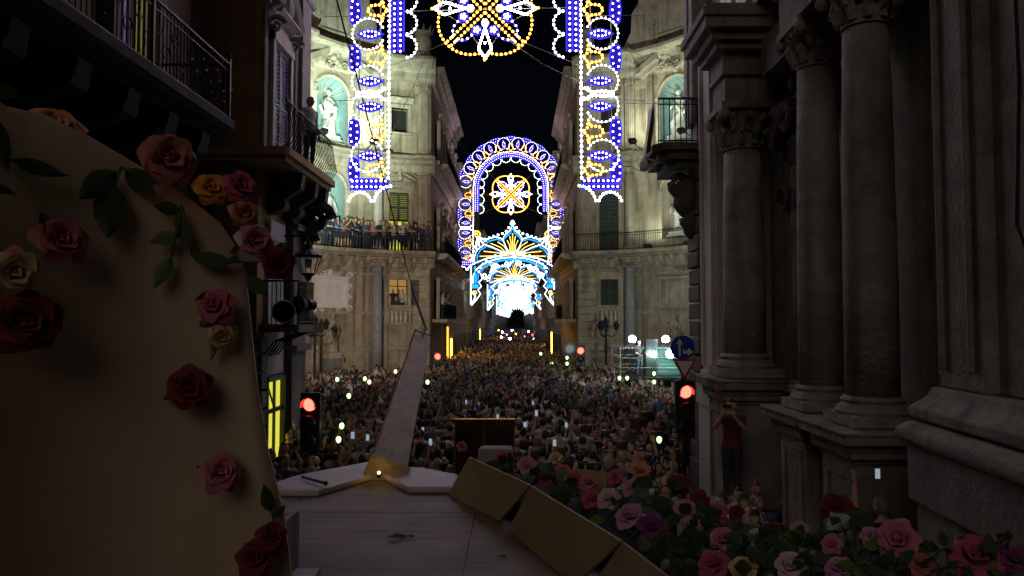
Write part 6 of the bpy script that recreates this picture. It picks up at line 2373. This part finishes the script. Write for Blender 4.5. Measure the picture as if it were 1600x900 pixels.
fv, bv = [], []
cols_ = []
for px, py in edge:
    yb = board_y(px)
    top = P(px, py, yb)
    cols_.append((top.x, yb, top.z))
vs, fs = [], []
for (x, yb, zt) in cols_:
    for k in range(6):
        z = ZF + (zt - ZF) * k / 5
        vs.append((x, yb, max(z, ZF)))
nc = len(cols_)
for i in range(nc - 1):
    for k in range(5):
        a_ = i * 6 + k
        fs.append((a_, a_ + 6, a_ + 7, a_ + 1))
m = MB(); m.add(vs, fs)
bo = m.build('flower_board', 'panel_ply', TF, True); so = bo.modifiers.new('s', 'SOLIDIFY'); so.thickness = .025; so.offset = 1
# low return board and step beside it
p0 = PZ(464, 905, ZF)
m = MB(); m.box(-1.62, p0.x, 3.72, 3.8, ZF, ZF + .34); m.box(p0.x - .03, p0.x, 3.0, 3.72, ZF, ZF + .34); m.build('return_board', 'rim_edge', TF, bevel=.006)
m = MB(); m.box(p0.x + .004, p0.x + .13, 3.3, 3.72, ZF, ZF + .07); m.build('foot_block', 'white_panel', TF, bevel=.006)
# leaning parapet boards on the church side
def leaning(quad, name='parapet_board', mat='board_ply', th=.018):
    p = [Vector(q) for q in quad]
    nrm = (p[1] - p[0]).cross(p[3] - p[0]).normalized() * th
    m = MB(); m.add([*p, *[q + nrm for q in p]], [(0, 1, 2, 3), (7, 6, 5, 4), (0, 4, 5, 1), (1, 5, 6, 2), (2, 6, 7, 3), (3, 7, 4, 0)])
    return m.build(name, mat, TF, bevel=.004)


ZT = ZF + .32
leaning([PZ(703, 773, ZF + .004), PZ(783, 815, ZF + .004), PZ(832, 758, ZT), PZ(736, 714, ZT)])
leaning([PZ(798, 829, ZF + .006), PZ(900, 916, ZF + .006), PZ(976, 846, ZT + .01), PZ(833, 759, ZT + .01)])
leaning([PZ(916, 935, ZF + .006), PZ(1010, 1040, ZF + .006), PZ(1120, 955, ZT), PZ(978, 848, ZT)])
leaning([PZ(1035, 1060, ZF + .006), PZ(1180, 1230, ZF + .006), PZ(1290, 1110, ZT), PZ(1122, 958, ZT)])
leaning([P(900, 768, 4.95), P(948, 772, 4.85), P(950, 738, 4.9), P(903, 733, 5.0)])
# pale rounded box lid at the bow
q = P(775, 706, 5.55)
m = MB(); m.prism([(-.13, -.1), (.13, -.1), (.13, .015), (.11, .035), (-.11, .035), (-.13, .015)], -.08, .08, axis=1)
m.v = [(x + q.x, y + q.y, z + q.z) for x, y, z in m.v]; m.build('bow_box', 'rim_edge', TF, bevel=.01)
# trough that carries the roses along the church side
tr = [(-.38, 5.55), (.1, 4.72), (.62, 3.5), (1.2, 2.5), (1.9, 2.35), (2.35, 3.1), (1.7, 3.9), (1.05, 4.7), (.45, 5.5), (-.2, 5.85)]
m = MB(); m.prism(tr, ZF - .3, ZF + .12); m.build('flower_trough', 'moss', TF)

# ------------------------------------------------------------------ artificial roses
def petal_mesh(name, L, W, cup, curl, twist=0):
    nu, nv = 6, 8
    vs, fs, tip = [], [], []
    for j in range(nv + 1):
        v = math.sin(PI / 2 * j / nv) ** 1.15
        w = W * (.34 + .66 * math.sin(PI / 2 * min(1, v / .6))) * (1 if v < .6 else math.sqrt(max(.0009, 1 - ((v - .6) / .401) ** 2.6)))
        for i in range(nu + 1):
            u = -1 + 2 * i / nu
            x = w * u
            q = x / W
            y = cup * q * q * (1 - .4 * v) - .28 * L * v * (1 - v) + .03 * L * v * math.sin(4.3 * q + twist * 2 + 3 * v)
            z = L * v
            k = max(0, v - .55) / .45
            y -= curl * L * k * k * (1 + .35 * math.sin(3 * q + twist)); z -= curl * L * .4 * k * k
            vs.append((x, y, z)); tip.append(v)
    for j in range(nv):
        for i in range(nu):
            a = j * (nu + 1) + i
            fs.append((a, a + 1, a + nu + 2, a + nu + 1))
    me = bpy.data.meshes.new(name)
    me.from_pydata(vs, [], fs)
    me.polygons.foreach_set('use_smooth', [True] * len(fs))
    at = me.attributes.new('tipness', 'FLOAT', 'POINT'); at.data.foreach_set('value', tip)
    me.materials.append(None)
    return me


PET = {'in': petal_mesh('petal_inner', .85, .42, .3, -.12), 'mid': petal_mesh('petal_middle', .92, .58, .3, .28, 1), 'out': petal_mesh('petal_outer', .9, .66, .24, .52, 2), 'low': petal_mesh('petal_low', .92, .62, .16, .62, 3)}


def leaf_mesh():
    vs, fs, tip = [], [], []
    for j in range(9):
        v = j / 8
        w = .28 * math.sin(PI * v ** .8) + (.0 if v < 1 else 0)
        for u in (-1, -.5, 0, .5, 1):
            sr = 1 + (.06 * (j % 2) if abs(u) == 1 else 0)
            vs.append((w * u * sr, .05 * abs(u) - .16 * v * v, v)); tip.append(.2 + .6 * abs(u))
    for j in range(8):
        for i in range(4):
            a = j * 5 + i
            fs.append((a, a + 1, a + 6, a + 5))
    me = bpy.data.meshes.new('leaf')
    me.from_pydata(vs, [], fs)
    me.polygons.foreach_set('use_smooth', [True] * len(fs))
    at = me.attributes.new('tipness', 'FLOAT', 'POINT'); at.data.foreach_set('value', tip)
    me.materials.append(None)
    return me


LEAF = leaf_mesh()


def part(name, me, mat, parent, mtx):
    o = link(name, me, parent)
    o.material_slots[0].link = 'OBJECT'
    o.material_slots[0].material = M[mat]
    o.matrix_local = mtx
    return o


ROSES = 0


def rose(label, pos, aim, size, mat, open_=1.0, leaves=1, leaf_mat='leaf_green', seed=None, petals=(4, 5, 5, 5), stem=None, group=None, mat2=None):
    """pos: heart of the bloom; aim: direction the bloom looks; size: radius"""
    global ROSES
    ROSES += 1
    rg = random.Random(seed if seed is not None else ROSES * 7 + 3)
    q = Vector(aim).normalized().to_track_quat('Z', 'Y')
    T = thing('rose', label, 'rose', pos, 0, group)
    T.rotation_mode = 'QUATERNION'; T.rotation_quaternion = q
    S = size
    k = 0
    for layer, n, tilt, rad, sc_, zo in (('in', petals[0], -14, .10, .62, -.1), ('mid', petals[1], 6 * open_, .16, .78, -.22), ('out', petals[2], 27 * open_, .2, .9, -.3), ('low', petals[3], 52 * open_, .22, .95, -.34)):
        for i in range(n):
            a = 2 * PI * i / n + k * .7 + rg.uniform(-.18, .18)
            t = RAD(tilt + rg.uniform(-7, 7))
            mt = Matrix.Rotation(a, 4, 'Z') @ Matrix.Translation((0, -rad * S, zo * S)) @ Matrix.Rotation(t, 4, 'X') @ Matrix.Diagonal((S * sc_ * rg.uniform(.9, 1.1),) * 3 + (1,))
            part('petal', PET[layer], mat2 if (mat2 and layer in ('low',)) else mat, T, mt)
        k += 1
    m = MB(); m.lathe([(.1 * S, -.55 * S), (.17 * S, -.4 * S), (.2 * S, -.22 * S)], n=8)
    m.tube([(0, 0, -.5 * S), (.1 * S, .05 * S, -1.0 * S), (.25 * S, -.1 * S, -1.5 * S)], .05 * S, 6)
    if stem:
        qi = q.to_matrix().transposed()
        m.tube([(0, 0, -.5 * S)] + [tuple(qi @ (Vector(s_) - Vector(pos))) for s_ in stem], .035 * S, 6)
    m.build('stem', 'stem_green', T, True)
    for i in range(leaves):
        a = rg.uniform(0, 2 * PI)
        mt = Matrix.Rotation(a, 4, 'Z') @ Matrix.Translation((0, -.35 * S, -.6 * S)) @ Matrix.Rotation(RAD(rg.uniform(70, 100)), 4, 'X') @ Matrix.Diagonal((S * rg.uniform(.8, 1.1),) * 3 + (1,))
        part('leaf', LEAF, leaf_mat, T, mt)
    return T


def sprig(label, pos, items, group=None):
    """leaves on a thin stem; items: (tip point, width factor, material)"""
    T = thing('rose_sprig', label, 'leaves', pos, 0, group)
    p0 = Vector(pos)
    m = MB()
    for base, tip, wf, mat in items:
        b, t = Vector(base) - p0, Vector(tip) - p0
        m.tube([(0, 0, 0), tuple(b * .5 + Vector((0, 0, .004))), tuple(b)], .003, 5)
        d = t - b; L = d.length; z = d.normalized()
        vw = (Vector((0, 0, CAM_Z)) - (p0 + b)).normalized()
        x = z.cross(vw).normalized()
        x = (x + vw * rnd.uniform(-.5, .5)).normalized(); y = z.cross(x).normalized(); x = y.cross(z)
        mt = Matrix(((x.x, y.x, z.x, b.x), (x.y, y.y, z.y, b.y), (x.z, y.z, z.z, b.z), (0, 0, 0, 1))) @ Matrix.Diagonal((L * wf, L, L, 1))
        part('leaf', LEAF, mat, T, mt)
    m.build('stem', 'stem_green', T, True)
    return T


def on_board(px, py, off=.05):
    return P(px, py, board_y(px) - off)


def toward_cam(p, up=.0, side=.0):
    d = Vector((0, 0, CAM_Z)) - Vector(p); d.normalize()
    return d + Vector((side, 0, up))


BOARD = 'on the tall plywood flower board'
for px, py, rpx, mat, up, side, lab, mat2 in (
        (85, 200, 48, 'petal_peach', .9, .1, 'peach rose peeking over the top edge of the flower board', None),
        (266, 246, 44, 'petal_dusty', .25, .2, 'large dusty pink rose at the top edge of the flower board', None),
        (378, 291, 28, 'petal_rose', .4, .5, 'small deep pink rose at the corner of the flower board', None),
        (331, 292, 26, 'petal_orange', .5, .2, 'small orange rose tucked behind the dusty pink rose', None),
        (97, 374, 40, 'petal_rose', .4, .5, 'deep pink rose with pale outer petals on the flower board', 'petal_dusty'),
        (24, 424, 38, 'petal_cream', -.2, .3, 'yellow rose with pink petals on the flower board', 'petal_pink'),
        (42, 502, 52, 'petal_red', .1, .1, 'large dark red rose on the flower board below the yellow one', None),
        (383, 333, 24, 'petal_peach', -.1, .6, 'orange-peach bloom hanging at the corner of the flower board', None),
        (401, 377, 31, 'petal_pink', .3, .5, 'bright pink rose with pale lower petals beyond the board edge', 'petal_pale'),
        (436, 414, 26, 'petal_red', -.3, .2, 'dark red rose bud hanging past the edge of the flower board', None),
        (336, 478, 31, 'petal_rose', .3, -.4, 'dusky pink rose drooping in the middle of the flower board', None),
        (348, 526, 23, 'petal_cream', -.5, .3, 'small cream rose under the dusky pink one', None),
        (297, 606, 36, 'petal_red', .1, -.2, 'dark red rose alone in the middle of the flower board', None),
        (346, 738, 33, 'petal_pink', .2, .4, 'single pink rose low on the flower board', None),
        (425, 838, 24, 'petal_red', .5, .2, 'red rose by the foot of the flower board, upper of the pair', None),
        (400, 872, 32, 'petal_red', .3, -.1, 'red rose by the foot of the flower board, lower of the pair', None)):
    off = .07 if py > 200 else -.02
    p = on_board(px, py, off)
    S = rpx / F_PX * p.y
    rose(lab, p, toward_cam(p, up, side), S * .95, mat, open_=rnd.uniform(.65, 1.15), leaves=1 if px > 60 else 0, group='roses on the tall flower board', mat2=mat2)


def bl(px, py, off=.05):
    return on_board(px, py, off)


DG, LG = 'leaf_green', 'leaf_bright'
sprig('three dark leaves below the large dusty pink rose', bl(190, 262), [(bl(185, 268), bl(118, 312), .9, DG), (bl(180, 290), bl(165, 375), 1.0, DG), (bl(195, 265), bl(245, 305), 1.1, DG)])
sprig('slim dark leaf below the top edge of the flower board', bl(18, 252), [(bl(22, 250), bl(102, 276), .55, DG)])
sprig('bright leaf and dark leaf cropped by the picture edge at the top of the board', bl(-12, 150), [(bl(-10, 140), bl(28, 148), 1.2, LG), (bl(-15, 175), bl(8, 272), .7, DG), (bl(-18, 290), bl(24, 302), .6, DG)])
sprig('green leaves hanging beside the small roses at the board corner', bl(285, 320), [(bl(283, 330), bl(238, 320), .9, DG), (bl(280, 365), bl(232, 380), .9, LG), (bl(275, 335), bl(300, 392), .7, DG), (bl(268, 400), bl(240, 452), .7, LG), (bl(300, 400), bl(368, 412), .7, DG)])
sprig('dark leaf and stem at the board edge below the red bud', bl(382, 420), [(bl(385, 432), bl(418, 462), 1.0, DG), (bl(415, 405), bl(452, 378), .8, LG), (bl(390, 400), bl(352, 408), .8, DG)])
sprig('green leaves above the pair of red roses at the board foot', bl(428, 815), [(bl(424, 800), bl(410, 756), .8, DG), (bl(428, 810), bl(446, 788), .9, DG)])
sprig('small leaves below the cream rose on the board', bl(335, 520), [(bl(338, 530), bl(330, 565), .5, LG), (bl(330, 455), bl(302, 470), .5, DG)])

# roses in the trough along the church side: picture place, distance, radius in pixels, colour
TR = [(760, 715, 5.5, 14, 'petal_mauve'), (785, 716, 5.35, 15, 'petal_rose'), (823, 727, 5.1, 18, 'petal_mauve'), (722, 697, 5.85, 10, 'petal_dusty'), (868, 715, 5.3, 12, 'petal_cream'), (876, 738, 5.0, 20, 'petal_pink'),
      (897, 750, 4.8, 17, 'petal_rose'), (920, 752, 4.7, 17, 'petal_pink'), (925, 778, 4.5, 18, 'petal_rose'), (950, 778, 4.4, 20, 'petal_pale'), (988, 762, 4.6, 19, 'petal_mauve'), (1000, 735, 4.9, 20, 'petal_peach'),
      (985, 805, 4.0, 26, 'petal_mauve'), (1018, 822, 3.85, 26, 'petal_plum'), (1035, 780, 4.3, 14, 'petal_pink'), (1062, 755, 4.6, 19, 'petal_red'), (1072, 795, 4.1, 22, 'petal_mauve'), (1078, 822, 3.9, 23, 'petal_mauve'), (1095, 782, 4.3, 17, 'petal_red'), (1120, 800, 4.1, 17, 'petal_rose'),
      (1130, 842, 3.5, 24, 'petal_pink'), (1115, 880, 3.2, 28, 'petal_rose'), (1162, 888, 3.1, 26, 'petal_cream'), (1205, 828, 3.7, 18, 'petal_red'), (1235, 882, 3.0, 26, 'petal_pale'), (1250, 826, 3.6, 16, 'petal_mauve'), (1305, 790, 3.4, 26, 'petal_red'), (1300, 850, 3.1, 18, 'petal_pink'),
      (1310, 886, 2.95, 24, 'petal_mauve'), (1402, 842, 2.9, 36, 'petal_pink'), (1526, 868, 2.75, 42, 'petal_rose'), (1364, 838, 3.0, 20, 'petal_mauve'), (1440, 880, 2.8, 24, 'petal_dusty'), (1585, 872, 2.7, 24, 'petal_plum'), (1150, 800, 4.1, 15, 'petal_red'), (1182, 838, 3.6, 16, 'petal_pale'), (850, 745, 4.95, 14, 'petal_rose'), (960, 745, 4.85, 14, 'petal_rose')]
NM = {'petal_mauve': 'mauve', 'petal_rose': 'deep pink', 'petal_peach': 'peach', 'petal_cream': 'cream', 'petal_pink': 'pink', 'petal_pale': 'pale pink', 'petal_plum': 'plum purple', 'petal_red': 'dark red', 'petal_dusty': 'dusty pink'}


ORD = ['first', 'second', 'third', 'fourth', 'fifth', 'sixth', 'seventh', 'eighth', 'ninth', 'tenth', 'eleventh', 'twelfth']
bycol = {}
for t in sorted(TR):
    bycol.setdefault(t[4], []).append(t)
TLAB = []
for t in TR:
    px, py, y, r, mat = t
    same = bycol[mat]
    short = '%s %s rose from the bow' % (ORD[same.index(t)], NM[mat]) if len(same) > 1 else 'only %s rose' % NM[mat]
    TLAB.append((px, py, short))
    p = P(px, py, y)
    root = Vector((p.x * .96 + .05, p.y + .05, ZF + .11))
    rose(short + ' in the flower trough along the float', p, toward_cam(p, .75 + rnd.uniform(-.3, .4), rnd.uniform(-.5, .3)), r / F_PX * y * .88, mat, open_=rnd.uniform(.6, 1.25), leaves=2, group='roses in the trough', stem=[root],
         petals=(4, 5, 5, 5) if r > 16 else (3, 4, 4, 5))

# leafy sprigs between the roses
rg = random.Random(21)
for i, (px, py, y) in enumerate(((850, 748, 4.9), (905, 775, 4.6), (960, 800, 4.2), (1010, 790, 4.2), (1050, 835, 3.7), (1100, 830, 3.8), (1060, 870, 3.4), (1170, 858, 3.4), (1212, 848, 3.4), (1200, 860, 3.3), (1265, 835, 3.4), (1270, 880, 3.0), (1345, 862, 3.0),
                                 (1355, 885, 2.9), (1480, 862, 2.85), (1470, 890, 2.8), (1575, 855, 2.75), (1145, 842, 3.6), (1085, 808, 4.0), (1030, 762, 4.5), (1245, 848, 3.4), (1400, 885, 2.85), (1020, 870, 3.4), (1540, 895, 2.7), (800, 735, 5.1), (1320, 830, 3.2), (1190, 890, 3.1), (1120, 850, 3.5))):
    p = P(px, py, y)
    its = []
    for k in range(7):
        a = rg.uniform(0, 2 * PI); r = rg.uniform(8, 18); L = rg.uniform(20, 36)
        b = P(px + r * math.cos(a), py + r * math.sin(a) * .7, y + rg.uniform(-.08, .05)); t = P(px + (r + L) * math.cos(a), py + (r + L) * math.sin(a) * .7, y + rg.uniform(-.12, .12))
        its.append((b, t, rg.uniform(.8, 1.15), 'leaf_bright' if rg.random() < .18 else 'leaf_green'))
    its.append((Vector((p.x + .03, p.y + .06, ZF + .1)), Vector((p.x + .08, p.y + .02, ZF + .16)), .9, 'leaf_green'))
    near = min(TLAB, key=lambda t: math.hypot(t[0] - px, t[1] - py)); TLAB.remove(near)
    sprig('spray of green leaves beside the %s' % near[2], p, its, 'leaf sprays in the trough')

# litter on the deck
for px, py, s_, lab in ((621, 842, .07, 'curled dry leaf in the middle of the deck'), (641, 840, .035, 'small dark dry bud beside the curled leaf on the deck'), (784, 871, .03, 'small brown scrap on the deck before the leaning boards'), (468, 782, .04, 'dry leaf scrap near the painted bow rim')):
    p = PZ(px, py, ZF + .006)
    m = MB(); n = 7
    vs = [(0, 0, .012)] + [(s_ * math.cos(i * 2 * PI / n) * (.6 + .5 * (i % 2)), s_ * math.sin(i * 2 * PI / n) * .55, .004 + .3 * s_ * (i % 3) / 2) for i in range(n)]
    m.add(vs, [(0, 1 + i, 1 + (i + 1) % n) for i in range(n)])
    o = m.build('dry_leaf', 'dried_leaf'); o.location = p; tag(o, lab, 'leaf')
    so = o.modifiers.new('s', 'SOLIDIFY'); so.thickness = .002
# tiny warm lamp at the foot of the bowsprit
p = PZ(597, 733, ZF + .09) + Vector((0, -.14, 0))
T = thing('bow_lamp', 'tiny warm lamp glowing at the foot of the bowsprit', 'lamp', (p.x, p.y, p.z))
m = MB(); m.ball((0, 0, .0), .011, 10, 8); m.build('bulb', glow('bow_bulb', (1.0, .62, .12), 28), T, True)
m = MB(); m.lathe([(.016, -.04), (.012, -.02), (.008, -.008)], n=10); m.build('socket', 'dark_metal', T)
